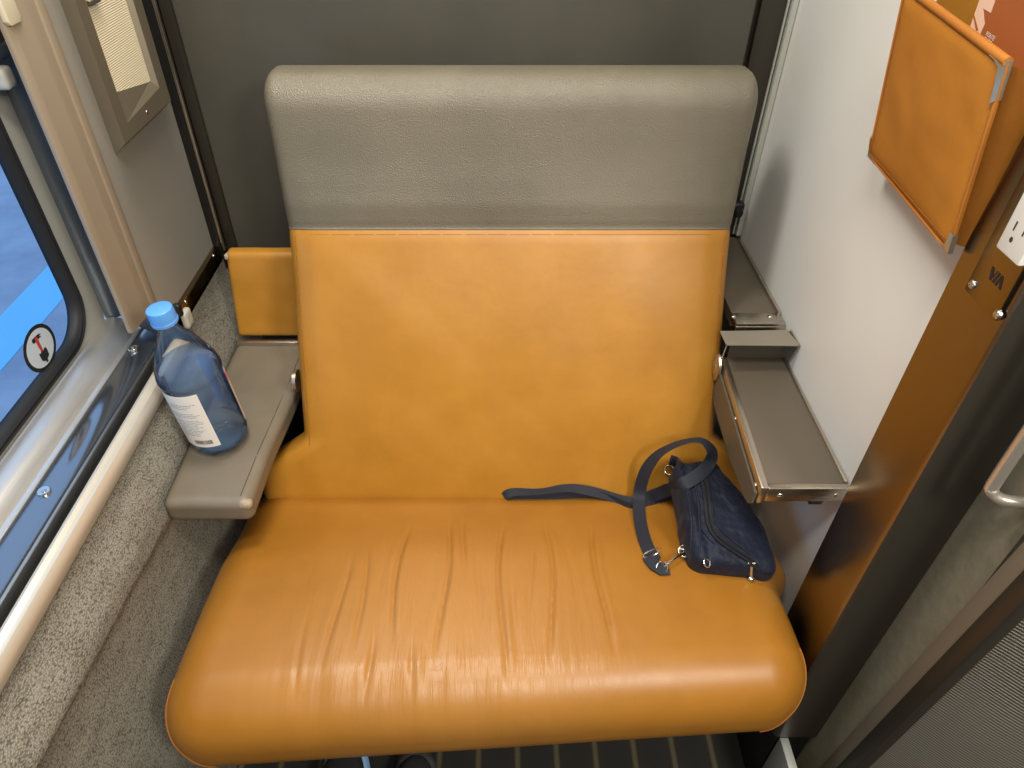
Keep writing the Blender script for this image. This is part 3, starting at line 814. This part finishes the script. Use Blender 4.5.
# stuck on the inside; U to the right as seen from indoors (towards the front of the coach is -Y)
U = Vector((0, 1, 0)); NV = Vector((1, 0, 0))
def fl2(polys, off, mat, name): 
    bm = bmesh.new()
    for poly in polys: bm.faces.new([bm.verts.new(sc+Vector((off, a, b))) for a, b in poly])
    return obj(name, bm, mat, skt, smooth=False)
SA, SB = .041, .036
fl2([ell(SA, SB)], .0004, M['black_ink'], 'sticker_ring'); fl2([ell(SA*.83, SB*.83)], .0008, M['sticker_white'], 'sticker_face')
ham = lambda pts: [(a*.00122, b*.0011) for a, b in pts]
fl2([ham([(-3, 12), (3, 12), (2.2, -6), (-2.2, -6)])], .0012, M['red_ink'], 'hammer_shaft')
fl2([ham([(-9, 17), (-7, 20), (6, 19), (12, 16), (7, 15), (11, 12), (3, 13), (-7, 13)])], .0013, M['black_ink'], 'hammer_head')
fl2([ham([(-2.5, 18), (2.5, 18), (3, 11), (-3, 11)])], .0016, M['red_ink'], 'hammer_socket')
fl2([ham([(-8, -4), (-5, -6), (-2, -4.5), (2, -6), (5, -4), (8, -5), (9, -9), (8, -18), (3, -20), (-4, -20), (-8, -16)]), ham([(-2, -19), (2, -19), (2, -24), (-2, -24)])], .0014, M['black_ink'], 'fist')

# ================================================================== RIGHT SIDE
# fold-down tray
Zt = .680
c_ = dict(lf=(.3715, .649), lr=(.3865, .932), rr=(.480, .932), rf=(.479, .651))
tr_ = thing('folding_tray', 'taupe folding side tray with steel rim right of the seat', 'tray', (.43, .8, .66))
obj('tray_top', prism([c_['lf'], c_['rf'], c_['rr'], c_['lr']], 'z', Zt-.008, Zt), M['tray'], tr_, smooth=False)
def bar(p, q, w0, w1, z0, z1, bev=.002):
    "straight bar from p to q in plan, offset sideways w0..w1"
    p, q = Vector((p[0], p[1], 0)), Vector((q[0], q[1], 0)); T = (q-p).normalized(); S = Vector((T.y, -T.x, 0))
    pts = [p+S*w0, q+S*w0, q+S*w1, p+S*w1]
    return prism([(a.x, a.y) for a in pts], 'z', z0, z1, bev)
# side rail of the tray (rounded edge facing the seat), with deep cheek plate below
obj('side_rail', bar(c_['lr'], (c_['lf'][0], c_['lf'][1]-.010), -.0005, .011, Zt-.030, Zt+.003, .003), M['steel'], tr_)
pr = []
def cheek():
    p = Vector((c_['lf'][0], c_['lf'][1], 0)); q = Vector((c_['lr'][0], c_['lr'][1], 0)); T = (q-p).normalized(); S = Vector((-T.y, T.x, 0))
    out = [(-.006, -.012), (.272, -.012), (.272, -.072), (.12, -.068), (.02, -.052), (.004, -.046), (-.004, -.036)]
    bm = bmesh.new(); rows = []
    for w in (.0115, .0150):
        rows.append([bm.verts.new(p+T*a+S*w+Vector((0, 0, Zt+b))) for a, b in out])
    bm.faces.new(rows[0]); bm.faces.new(rows[1][::-1]); n = len(out)
    for i in range(n): bm.faces.new((rows[0][i], rows[0][(i+1) % n], rows[1][(i+1) % n], rows[1][i]))
    return bm
obj('cheek_plate', cheek(), M['tray_side'], tr_, smooth=False)
obj('front_rail', box(c_['lf'][0]-.001, c_['rf'][0]+.004, c_['lf'][1]-.011, c_['lf'][1], Zt-.024, Zt+.003, .0025), M['steel_x'], tr_)
obj('wall_rail', bar((c_['rf'][0], c_['rf'][1]), (c_['rr'][0]+.001, c_['rr'][1]), -.0005, .0045, Zt-.012, Zt+.004, .0015), M['steel'], tr_)
obj('underside_plate', prism([(c_['lf'][0]-.009, c_['lf'][1]+.002), (c_['rf'][0], c_['rf'][1]+.002), (c_['rr'][0], c_['rr'][1]), (c_['lr'][0]-.01, c_['lr'][1])], 'z', Zt-.030, Zt-.008), M['tray_side'], tr_, smooth=False)
fy = c_['lf'][1]-.011
for u in (780, 836): disc_screw('screw', at(u, 495.5, Y=fy), (0, -1, 0), .0042, tr_)
for u, v in ((735, 419), (758, 485)):
    p0 = at(u, v, Z=Zt-.014); f = (p0.y-c_['lf'][1])/(c_['lr'][1]-c_['lf'][1])
    disc_screw('screw', (c_['lf'][0]+(c_['lr'][0]-c_['lf'][0])*f-.0110, p0.y, Zt-.014), (-1, .05, .15), .0042, tr_)
obj('support_leg', prism([(.655, .650), (.67, .650), (.672, .618), (.665, .618)], 'x', .452, .470, .001), M['black'], tr_)
b_ = lathe([(0, .005), (.010, .005), (.012, .003), (.019, .002), (.020, -.002)], 28, caps=True)
bmesh.ops.transform(b_, matrix=Matrix.Translation((.3690, .922, .668)) @ Matrix.Rotation(-PI/2, 4, 'Y') @ Matrix.Scale(1.3, 4, (1, 0, 0)), verts=b_.verts)
obj('pivot_disc', b_, M['steel'], tr_)
# bent sheet-metal hood over the rear end of the tray
HZ = .735
A = [at(726.5, 345, Z=HZ), at(800, 345.5, Z=HZ), at(787, 330, Z=HZ), at(720, 331, Z=HZ)]
A[1].x = min(A[1].x, .483); A[2].x = min(A[2].x, .483)
hd = prism([(p.x, p.y) for p in A], 'z', HZ-.0016, HZ)
join(hd, prism([(A[1].y, HZ), (A[2].y, HZ), (A[2].y, .686), (A[1].y+.014, .690)], 'x', .4812, .4830))
join(hd, prism([(A[0].y, HZ), (A[0].y+.0016, HZ), (A[0].y+.008, .700), (A[0].y+.0064, .700)], 'x', A[0].x, A[0].x+.0016))
obj('hood', hd, simple('dull_steel', lin(168, 160, 145), .38, .6), tr_, smooth=False)
obj('rear_plate', box(.388, .482, .933, .936, .660, .733), M['tray'], tr_, smooth=False)
# fixed corner shelf behind the tray
sh = thing('corner_shelf', 'narrow taupe corner shelf with steel edge against the right wall', 'shelf', (.43, 1.12, .72))
obj('shelf_top', prism([(.402, .99), (.480, .99), (.480, 1.268), (.402, 1.268)], 'z', .705, .726), M['tray'], sh, smooth=False)
obj('front_edge', box(.400, .484, .962, .995, .718, .729, .002), M['steel_x'], sh)
obj('front_lip', box(.400, .484, .960, .966, .700, .724, .002), M['steel_x'], sh)
obj('wall_edge', box(.478, .484, .99, 1.268, .716, .733, .0015), M['steel'], sh)
for u in (733.5, 770): disc_screw('screw', at(u, 316.5, Z=.729)+Vector((0, .0, .0005)), (0, 0, 1), .0042, sh)

# socket plate on the post with emblem, screws and outlet
opl = thing('outlet_plate', 'steel socket plate with black rail emblem on the door post', 'plate', (XP-.003, .55, 1.1))
obj('mount_plate', box(XP-.004, XP, .523, .577, 1.043, 1.30, .001), M['post'], opl)
for u, v in ((972, 284.5), (997, 314.5)): disc_screw('screw', at(u, v, X=XP-.004), (-1, 0, 0), .0048, opl)
# outlet: white device with slots
p_lo = at(1002, 243, X=XP-.007)
obj('outlet', box(XP-.011, XP-.004, p_lo.y-.034, p_lo.y+.001, 1.100, 1.22, .002), M['white_plastic'], opl)
fo = bpy.data.objects['outlet']
SO = Vector((XP-.0112, p_lo.y-.016, 1.122)); Uy = Vector((0, -1, 0)); Uz = Vector((0, 0, 1))
rect = lambda a, b, w, h: [(a-w/2, b-h/2), (a+w/2, b-h/2), (a+w/2, b+h/2), (a-w/2, b+h/2)]
def neg(polys, name, mat, parent, O):
    bm = bmesh.new()
    for poly in polys: bm.faces.new([bm.verts.new(O+Uy*a+Uz*b) for a, b in poly])
    return obj(name, bm, mat, parent, smooth=False)
for kz in (0, .042):
    neg([rect(-.006, .004, .002, .0085), rect(.0065, .004, .002, .0068), [(-.003+.0022*math.cos(a*PI/6), -.0075+.0026*math.sin(a*PI/6)) for a in range(12)]], 'outlet_slots', M['slot'], fo, SO+Vector((0, 0, kz)))
# VIA emblem: V and A joined by a slanted I
LO = at(997, 279, X=XP-.0042); s = .0105
VIA = [[(-1.25, .5), (-.80, .5), (-.62, -.05), (-.42, .5), (-.30, .5), (-.62, -.5), (-.86, -.5)],
       [(-.17, .5), (.13, .5), (-.15, -.5), (-.45, -.5)],
       [(.26, .5), (.62, .5), (1.0, -.5), (.60, -.5), (.44, .05), (.26, -.5), (-.03, -.5)]]
neg([[(a*s, b*s*1.1) for a, b in q] for q in VIA], 'rail_emblem', M['black_ink'], opl, LO)

# leather magazine pocket
mp = thing('magazine_pocket', 'orange leather magazine pocket with metal corners on right wall', 'pocket', (.47, .72, 1.07))
FA = at(909, -14, X=.440); FB = at(872, 155, X=.456); FC = at(952, 252, X=.447); FD = at(1012, 62, X=.428)
def quad_pad(a, b, c, d, thick, nrm, bulge=.004, n=26, pil=.35):
    bm = bmesh.new(); fr, bk = [], []
    for i in range(n+1):
        s = i/n; f0, b0 = [], []
        for j in range(n+1):
            t = j/n; p = a.lerp(d, s).lerp(b.lerp(c, s), t)
            e = min(s, 1-s, t, 1-t); r = ss(0, .06, e)
            h = thick*(pil+(1-pil)*r)+bulge*math.sin(PI*s)*math.sin(PI*t)
            h += .0012*noise.noise(Vector((s*5, t*5, 3)))*r
            f0.append(bm.verts.new(p+nrm*h)); b0.append(bm.verts.new(p))
        fr.append(f0); bk.append(b0)
    for i in range(n):
        for j in range(n):
            bm.faces.new((fr[i][j], fr[i+1][j], fr[i+1][j+1], fr[i][j+1])); bm.faces.new((bk[i][j], bk[i][j+1], bk[i+1][j+1], bk[i+1][j]))
    for i in range(n):
        for q, w in ((0, 0), (0, n)):
            bm.faces.new((fr[i][w], bk[i][w], bk[i+1][w], fr[i+1][w])); bm.faces.new((fr[w][i], fr[w][i+1], bk[w][i+1], bk[w][i]))
    return bm
Nf = (FB-FA).cross(FD-FA).normalized()
if Nf.x > 0: Nf = -Nf
frt = obj('front_panel', quad_pad(FA, FB, FC, FD, .006, Nf), M['orange_rough'], mp, sharp=70)
# rolled edge along the top and piping round the rim
obj('rolled_edge', tube([FA+Nf*.003, FA.lerp(FD, .5)+Nf*.003, FD+Nf*.003], .0042, 12), M['tan_pipe'], frt)
obj('rim_piping', tube([FA+Nf*.003, FB+Nf*.003, FC+Nf*.003, FD+Nf*.003], .0020, 8), M['tan_pipe'], frt)
stitches([FB.lerp(FC, .03)+Nf*.0062+(FA-FB).normalized()*.006, FC+Nf*.0055+(FD-FC).normalized()*.010], 'stitching', frt, M['tan_thread'])
# metal corners
def corner(p, e1, e2, L1, L2, name):
    e1, e2 = e1.normalized(), e2.normalized(); bm = bmesh.new()
    rows = []
    for i in range(9):
        a = i/8
        pth = p+e1*L1*(1-a*2) if a <= .5 else p+e2*L2*(a*2-1)
        w = .0025+.0045*math.exp(-((a-.5)/.20)**2)
        inn = (e1+e2).normalized()
        rows.append([pth-inn*.0018-Nf*.0005, pth-inn*.0022+Nf*.0048, pth+inn*w+Nf*.0072, pth+inn*(w-.001)+Nf*.0058])
    vs = [[bm.verts.new(q) for q in r] for r in rows]
    for A, B in zip(vs, vs[1:]):
        for k_ in range(3): bm.faces.new((A[k_], B[k_], B[k_+1], A[k_+1]))
    return obj(name, bm, M['bracket'], frt)
corner(FB, FA-FB, FC-FB, .022, .022, 'metal_corner'); corner(FC, FB-FC, FD-FC, .022, .020, 'metal_corner'); corner(FD, FC-FD, FA-FD, .032, .022, 'metal_corner')
# gusset folded behind the front panel and back panel on the wall
def gus(p, q, amp):
    bm = bmesh.new(); rows = []
    for i in range(15):
        t = i/14; a = p.lerp(q, t); row = []
        back = Vector((XR-.002, a.y-.012-.020*(1-t), a.z+.004))
        for j in range(9):
            s_ = j/8; pt = a.lerp(back, s_)
            pt += Vector((0, -amp*math.sin(s_*PI*2.0)*(1-.5*t)-.006*math.sin(PI*s_), 0)) + Vector((0, .0015*noise.noise(Vector((t*9, s_*5, 1))), 0))
            row.append(bm.verts.new(pt))
        rows.append(row)
    for A, B in zip(rows, rows[1:]):
        for j in range(8): bm.faces.new((A[j], B[j], B[j+1], A[j+1]))
    bmesh.ops.solidify(bm, geom=list(bm.faces), thickness=.0015)
    return bm
obj('gusset', gus(FD+Vector((.002, .004, -.004)), FC+Vector((.002, .006, .006)), .006), M['orange_rough'], mp)
bt = at(905, -60, X=XR-.001); 
obj('back_panel', box(XR-.005, XR-.0005, FC.y-.005, FA.y+.01, 1.075, 1.42, .002), M['orange'], mp)
# brochure in the pocket
b0 = at(955, 42, X=.458)
O_ = Vector((.462, FB.y, 0)); 
bt = thing('brochure', 'brown route guide brochure sticking out of the leather pocket', 'brochure', Vector((.462, .70, 1.30)))
q00 = at(968, 36, X=.4600); q10 = at(1040, 92, X=.4560); q01 = at(990, -14, X=.4640); q11 = at(1062, 38, X=.4600)
eu = (q10-q00).normalized(); ev = (q01-q00); ev = (ev-eu*ev.dot(eu)).normalized()
nb = eu.cross(ev).normalized()
q0 = q00-ev*.03
def bro(polys, off, mat, name, parent, th=.0012):
    bm = bmesh.new()
    for poly in polys:
        A = [bm.verts.new(q0+eu*a+ev*b+nb*off) for a, b in poly]; B = [bm.verts.new(q0+eu*a+ev*b+nb*(off-th)) for a, b in poly]
        bm.faces.new(A); bm.faces.new(B[::-1]); n = len(poly)
        for i in range(n): bm.faces.new((A[i], A[(i+1) % n], B[(i+1) % n], B[i]))
    return obj(name, bm, mat, parent, smooth=False)
DBG_BRO = (q00, q10, q01, eu, ev, nb)
Lw = (q10-q00).length*.86; Hh = .03+(q01-q00).dot(ev)+.010
if nb.x > 0: nb = -nb
pg = bro([[(0, 0), (Lw, 0), (Lw, Hh), (0, Hh)]], 0, M['brochure'], 'cover', bt)
bro([[(0, Hh-.0016), (Lw, Hh-.0016), (Lw, Hh), (0, Hh)]], .0003, M['paper'], 'page_edge', pg, .0003)
ofs = .03
def onb(u, v):
    d = ray(u, v); t = (q0-CL).dot(nb)/d.dot(nb); r = CL+d*t-q0; return (r.dot(eu), r.dot(ev))
bro([[onb(*c) for c in ((966, 40), (975, 14), (982, -6), (998, -6), (991, 13), (983.5, 8.5), (985, 24), (979, 38))]], .0005, M['brochure_pale'], 'pale_graphic', pg, .0003)
bro([[onb(*c) for c in ((974, 16), (975, 15), (979, 30), (977, 31))]], .0009, M['brochure'], 'dark_stroke', pg, .0003)

# ---- crossbody bag
def hit(u, v, off=0):
    d = ray(u, v); best = None
    for bv in (seat_bvh, back_bvh):
        h = bv.ray_cast(CL, d.normalized())
        if h[0] is not None and (best is None or h[3] < best[1]): best = (h[0], h[3])
    p = best[0] if best else at(u, v, Z=.47)
    return p - d.normalized()*off
F0 = Vector((.328, .815, .530)); N0 = Vector((.364, .630, .503))
ax = (N0-F0); AL = ax.length; ax.normalize(); sd = Vector((0, 0, 1)).cross(ax).normalized(); 
if sd.x < 0: sd = -sd
upv = ax.cross(sd).normalized()
if upv.z < 0: upv = -upv
BCN = (F0+N0)/2
def bag_fn(p):
    x, y, z = p; t = (y+.100)/.200           # 0 far .. 1 near
    w = .76+.42*ss(0, .8, t)
    hgt = .95+.25*math.sin(PI*min(1, max(0, t)))
    X = x*w; 
    X += .012*math.sin(PI*t)*(1 if x > 0 else .15) - .006*t
    Y = (y)*AL/.200*1.04 + .020*(x/.055)*ss(.4, 1, t)
    Zz = z*hgt*(1-.30*ss(.01, .055, x)) 
    if z > 0:
        Zz += .0022*noise.noise(Vector((x*60, y*40, 1)))+.0014*noise.noise(Vector((x*140, y*90, 4)))
        Zz -= .004*math.exp(-((x+.030)/.006)**2)
    X += .002*noise.noise(Vector((y*50, z*40, 9)))
    return BCN+sd*X+ax*Y+upv*Zz
bm = rbox((.052, .100, .030), (.015, .016, .019), (48, 80, 24), bag_fn); bag_bvh = BVHTree.FromBMesh(bm)
bag = thing('crossbody_bag', 'small navy nylon crossbody bag lying on the right of the seat', 'bag', BCN-Vector((0, 0, .03)))
bb = obj('bag_body', bm, M['navy'], bag)
def bhit(u, v, off=0):
    d = ray(u, v).normalized(); h = bag_bvh.ray_cast(CL, d)
    return (h[0]-d*off) if h[0] is not None else hit(u, v, off)
def polyhit(pts, off, f=bhit, n=6):
    P = catmull([(a, b, 0) for a, b in pts], n); return [f(p.x, p.y, off) for p in P]
def smoothpts(P, it=4):
    P = [p.copy() for p in P]
    for _ in range(it):
        Q = [p.copy() for p in P]
        for i in range(1, len(P)-1): Q[i] = (P[i-1]+P[i]*2+P[i+1])/4
        P = Q
    return P
zp = smoothpts(polyhit([(702, 472), (706, 492), (708, 512), (711, 528), (720, 540), (734, 550), (750, 560), (758, 568)], .0015), 6)
vd = [(Vector((0, 0, 1)).cross((zp[min(len(zp)-1, i+1)]-zp[max(0, i-1)]))).normalized() for i in range(len(zp))]
zt = obj('zip_tape', ribbon(zp, .011, .003, vd), M['navy_dark'], bb)
teeth = bmesh.new()
for i in range(len(zp)*4-4):
    a = zp[i//4].lerp(zp[min(len(zp)-1, i//4+1)], (i % 4)/4)
    join(teeth, box(a.x-.0012, a.x+.0012, a.y-.0009, a.y+.0009, a.z+.0008, a.z+.0024))
obj('zip_teeth', teeth, M['black'], zt)
for off_ in (-8, 7):       # piping either side of the zip and top opening folds
    q = smoothpts(polyhit([(702+off_, 474), (708+off_, 512), (711+off_, 530-off_*.4), (734+off_*.2, 550-off_), (757, 566-off_)], .0006), 6)
    obj('piping', tube(q, .0015, 6), M['navy'], bb)
for pts in ([(683, 478), (690, 505), (692, 530), (690, 552)], [(692, 472), (698, 500), (700, 530), (699, 556)]):
    obj('opening_fold', tube(smoothpts(polyhit(pts, .0005), 5), lambda t: .0022*math.sin(PI*min(.97, max(.06, t)))+.0006, 8), M['navy'], bb)
# zip puller with round snap at the near corner
pz = bhit(752, 566, .004); pz2 = bhit(751, 578, .004)
obj('zip_pull', tube([pz+Vector((-.006, .004, .001)), pz+Vector((.005, .003, .001)), pz, pz2], .0024, 8), M['screw'], bb)
b_ = lathe([(0, .002), (.003, .0018), (.0045, .0005), (.0045, -.001)], 18); bmesh.ops.transform(b_, matrix=Matrix.Translation(pz2+Vector((0, -.002, .001))) @ Vector((0, -.5, .85)).to_track_quat('Z', 'Y').to_matrix().to_4x4(), verts=b_.verts)
obj('pull_stud', b_, M['chrome'], bb)
def ring(c, nrm, r, t, name, parent, mat, sx=1.0):
    q = Vector(nrm).normalized().to_track_quat('Z', 'Y').to_matrix()
    P = [c+q @ Vector((r*sx*math.cos(2*PI*i/20), r*math.sin(2*PI*i/20), 0)) for i in range(20)]
    return obj(name, tube(P, t, 8, closed=True), mat, parent)
vdir = lambda u, v: -ray(u, v)
ring(bhit(684, 551, .004), vdir(684, 551), .0085, .0013, 'strap_ring', bb, M['chrome'])
ring(bhit(707, 563, .002), vdir(707, 563)+Vector((.6, 0, 0)), .0062, .0012, 'side_ring', bb, M['chrome'], .8)
ring(bhit(670, 470, .004)+Vector((-.001, 0, .0)), vdir(670, 470), .008, .0013, 'strap_ring', bb, M['chrome'])
obj('far_tab', ribbon(smoothpts(polyhit([(682, 468), (676, 462), (670, 460)], .003), 2), .018, .004, [Vector((0, .6, .6))]*13), M['navy'], bb)
# label emblem on the pocket
ring(bhit(737, 503, .0008), Vector((.1, -.2, 1)), .0075, .0008, 'round_emblem', bb, M['navy_dark'])

# strap: (pixel u, v, lift towards the viewer, twist 0=flat to viewer .. 1=on edge)
def strap(path, name, parent, width=.021, n=7, on_bag=False):
    P = catmull([(a, b, c*1000) for a, b, c, d in path], n); D = catmull([(d, 0, 0) for a, b, c, d in path], n)
    def over(u, v, off):
        d = ray(u, v).normalized(); h = bag_bvh.ray_cast(CL, d); q = hit(u, v, off)
        return h[0]-d*min(off, .011) if on_bag and h[0] is not None and (h[0]-d*.004-CL).length < (q-CL).length else q
    pts = smoothpts([over(p.x, p.y, p.z/1000) for p in P], 5)
    wd = []
    for i, p in enumerate(pts):
        T = (pts[min(len(pts)-1, i+1)]-pts[max(0, i-1)]).normalized(); vw = (CL-p).normalized()
        side = T.cross(vw).normalized(); wd.append((side*(1-D[i].x)+vw*D[i].x).normalized())
    return obj(name, ribbon(pts, width, .0018, wd), M['web'], parent)
s1 = strap([(656, 562, .008, .15), (650, 553, .009, .1), (643, 535, .010, .1), (639, 512, .016, .1), (640, 490, .030, .15), (646, 470, .050, .35), (660, 453, .070, .62), (680, 443, .085, .72), (698, 440, .090, .74), (708, 446, .092, .6), (712, 455, .088, .45), (707, 467, .078, .2), (694, 478, .066, .05), (678, 486, .052, .0), (660, 493, .030, .05), (647, 498, .014, .1)], 'strap', bag, on_bag=True)
s2 = strap([(668, 488, .022, .3), (650, 497, .014, .2), (640, 505, .008, .35), (628, 506, .006, .5), (612, 499, .006, .55), (594, 494, .006, .45), (570, 494, .006, .4), (545, 496, .006, .3), (522, 497, .005, .3), (506, 496, .005, .3)], 'strap', bag, .018)
s3 = strap([(505, 497, .006, .3), (512, 492, .008, .4), (540, 492, .009, .55), (566, 488, .010, .45), (590, 491, .011, .25), (612, 497, .011, .35), (632, 502, .012, .3), (655, 499, .014, .25), (672, 494, .014, .2)], 'strap', bag, .018)
# slider buckle and lobster clasp
sl = hit(652, 553, .013)
T_ = (hit(656, 562, .013)-hit(643, 535, .013)).normalized(); vw = -ray(652, 553).normalized(); W_ = T_.cross(vw).normalized()
P = [sl+W_*.0145*math.cos(a)+T_*.0065*math.sin(a) for a in [2*PI*i/24 for i in range(24)]]
obj('slider_buckle', tube(P, .0014, 8, closed=True), M['chrome'], bag)
c0, c1 = hit(664, 567, .012), bhit(684, 553, .006)
obj('clasp_hook', tube(catmull([c0, c0.lerp(c1, .35)+Vector((0, 0, .003)), c0.lerp(c1, .7)+Vector((0, .001, .002)), c1, c1+Vector((.003, .006, 0)), c1+Vector((-.004, .008, 0))], 6), .0022, 10), M['chrome'], bag)
ring(c0+Vector((-.003, -.001, 0)), vdir(662, 568), .0085, .0014, 'clasp_eye', bag, M['chrome'])
obj('strap_end', ribbon(smoothpts([hit(u, v, .009) for u, v in ((648, 557), (654, 566), (661, 572), (669, 569))], 1), .018, .004, [Vector((.8, .6, .2))]*4), M['web'], bag)

# ---- shoes on the floor below the seat front
def shoe(x, y, rz, label, sole, upper):
    t = thing('shoe', label, 'shoe', (x, y, 0), 'shoes on the floor under the seat front'); t.rotation_euler = (0, 0, rz)
    def up_fn(p):
        X, Y, Z = p; f = (Y+.14)/.28        # 0 heel .. 1 toe
        Z2 = Z*(1.25-.62*ss(.35, .95, f)); X2 = X*(.86+.22*math.sin(PI*min(1, f*1.1))-.10*ss(.9, 1, f))
        return Vector((X2+.006*f, Y, .018+.045*(1.25-.62*ss(.35, .95, f))+Z2))
    def so_fn(p):
        X, Y, Z = p; f = min(1, max(0, (Y+.15)/.30))
        return Vector((X*(.88+.22*math.sin(PI*min(1, f*1.1))-.10*ss(.9, 1, f))+.006*f, Y, .017+Z+.030*ss(.80, 1, f)))
    for nm, b_, m in (('upper', rbox((.042, .140, .045), (.036, .06, .036), (16, 36, 14), up_fn), upper), ('sole', rbox((.050, .154, .017), (.044, .06, .008), (16, 36, 6), so_fn), sole)):
        bmesh.ops.recalc_face_normals(b_, faces=b_.faces); me_ = bpy.data.meshes.new(nm); b_.to_mesh(me_); b_.free(); o_ = link(nm, me_, m); o_.parent = t
    # toe band and laces
    def band(f, zz): return up_fn(Vector((0, f, zz)))
    for yy in (.03, .055, .08):
        P_ = [up_fn(Vector((-.036+.072*i/10, yy-.14*0, .0455-.010*abs(i-5)/5))) for i in range(11)]
        b_ = tube(P_, .0025, 6); me_ = bpy.data.meshes.new('lace'); b_.to_mesh(me_); b_.free(); o_ = link('lace', me_, sole); o_.parent = t
    return t
SHOES = True
shoe(-.290, .424, -.04, 'dark shoe with pale blue trim under the front of the seat', M['shoe_blue'], M['shoe_dark'])
shoe(-.160, .405, -.04, 'dark grey shoe beside the blue-trimmed shoe under the seat', M['shoe_dark'], M['shoe_dark'])
# armrest of the facing seat at the lower left corner
fa = thing('armrest', 'olive grey armrest of the facing seat at bottom left corner', 'armrest', (-.49, .1, .62))
obj('pad', rbox((.032, .20, .030), (.014, .022, .014), (14, 40, 12), lambda p: p+Vector((-.503, .082, .625))), M['arm_leather'], fa)
obj('support_bracket', box(-.52, -.49, -.10, .02, .45, .60, .004), M['black'], fa)

# ---- outside: platform with a bright blue edge stripe
struct(obj('ground', box(-14, -1.35, -8, 16, -1.0, -.9), M['platform'], smooth=False))
z_ = -.9
xa = at(0, 317, Z=z_).x; xb = at(0, 372, Z=z_).x
struct(obj('trim_14', box(xa, xb, -8, 16, -.9, -.896), M['stripe'], smooth=False))

# ================================================================== LIGHT
w = bpy.data.worlds.new('sky'); bpy.context.scene.world = w; w.use_nodes = True
bg = w.node_tree.nodes['Background']; bg.inputs['Color'].default_value = (.44, .66, 1.0, 1); bg.inputs['Strength'].default_value = 1.25
def area(name, loc, aim, sx, sy, power, col):
    l = bpy.data.lights.new(name, 'AREA'); l.shape = 'RECTANGLE'; l.size = sx; l.size_y = sy; l.energy = power; l.color = col
    o = bpy.data.objects.new(name, l); C.objects.link(o); o.location = loc
    o.rotation_euler = (Vector(aim)-Vector(loc)).to_track_quat('-Z', 'Y').to_euler(); return o
area('ceiling_lamp', (-.33, .84, 2.12), (-.20, .60, 0), .34, .26, 12.5, (1, .96, .89))
area('centre_lamp', (.0, .20, 2.12), (.05, .4, 0), .40, .20, 11.0, (1, .96, .89))
area('rear_fill', (.1, -.65, 1.95), (-.05, .6, .55), .7, .6, 9.5, (1, .96, .90))  # unseen fill light added behind the camera, not a fitting of the cabin
area('curtain_fill', (.80, -.55, 1.95), (.62, .36, .4), .3, .4, 22, (1, .95, .87))  # unseen light added on the corridor side to brighten the curtain

sc_ = bpy.context.scene
sc_.view_settings.view_transform = 'Standard'; sc_.view_settings.look = 'None'; sc_.view_settings.exposure = 0
try:
    sc_.cycles.use_denoising = True; sc_.cycles.denoiser = 'OPENIMAGEDENOISE'
    sc_.cycles.max_bounces = 10; sc_.cycles.transparent_max_bounces = 12; sc_.cycles.sample_clamp_indirect = 4
    sc_.cycles.caustics_refractive = False; sc_.cycles.caustics_reflective = False
except Exception: pass
# brochure lettering last: needs the dependency graph
U2 = eu; V2 = ev
_a, _b = onb(986, 35)
tm = q0+eu*_a+ev*_b+nb*.0006
def lettering(s, size, O, mat, parent):
    cu_ = bpy.data.curves.new('t', 'FONT'); cu_.body = s; cu_.size = size; cu_.space_line = .9
    to = bpy.data.objects.new('t', cu_); C.objects.link(to)
    dg = bpy.context.evaluated_depsgraph_get(); me_ = bpy.data.meshes.new_from_object(to.evaluated_get(dg)); bpy.data.objects.remove(to)
    for v_ in me_.vertices: v_.co = O+eu*v_.co.x+ev*v_.co.y
    o_ = link('lettering', me_, mat, None, False); o_.parent = parent.parent if False else parent
    return o_
lettering('ROUTE\nGUIDE', .0050, tm, M['paper'], pg)
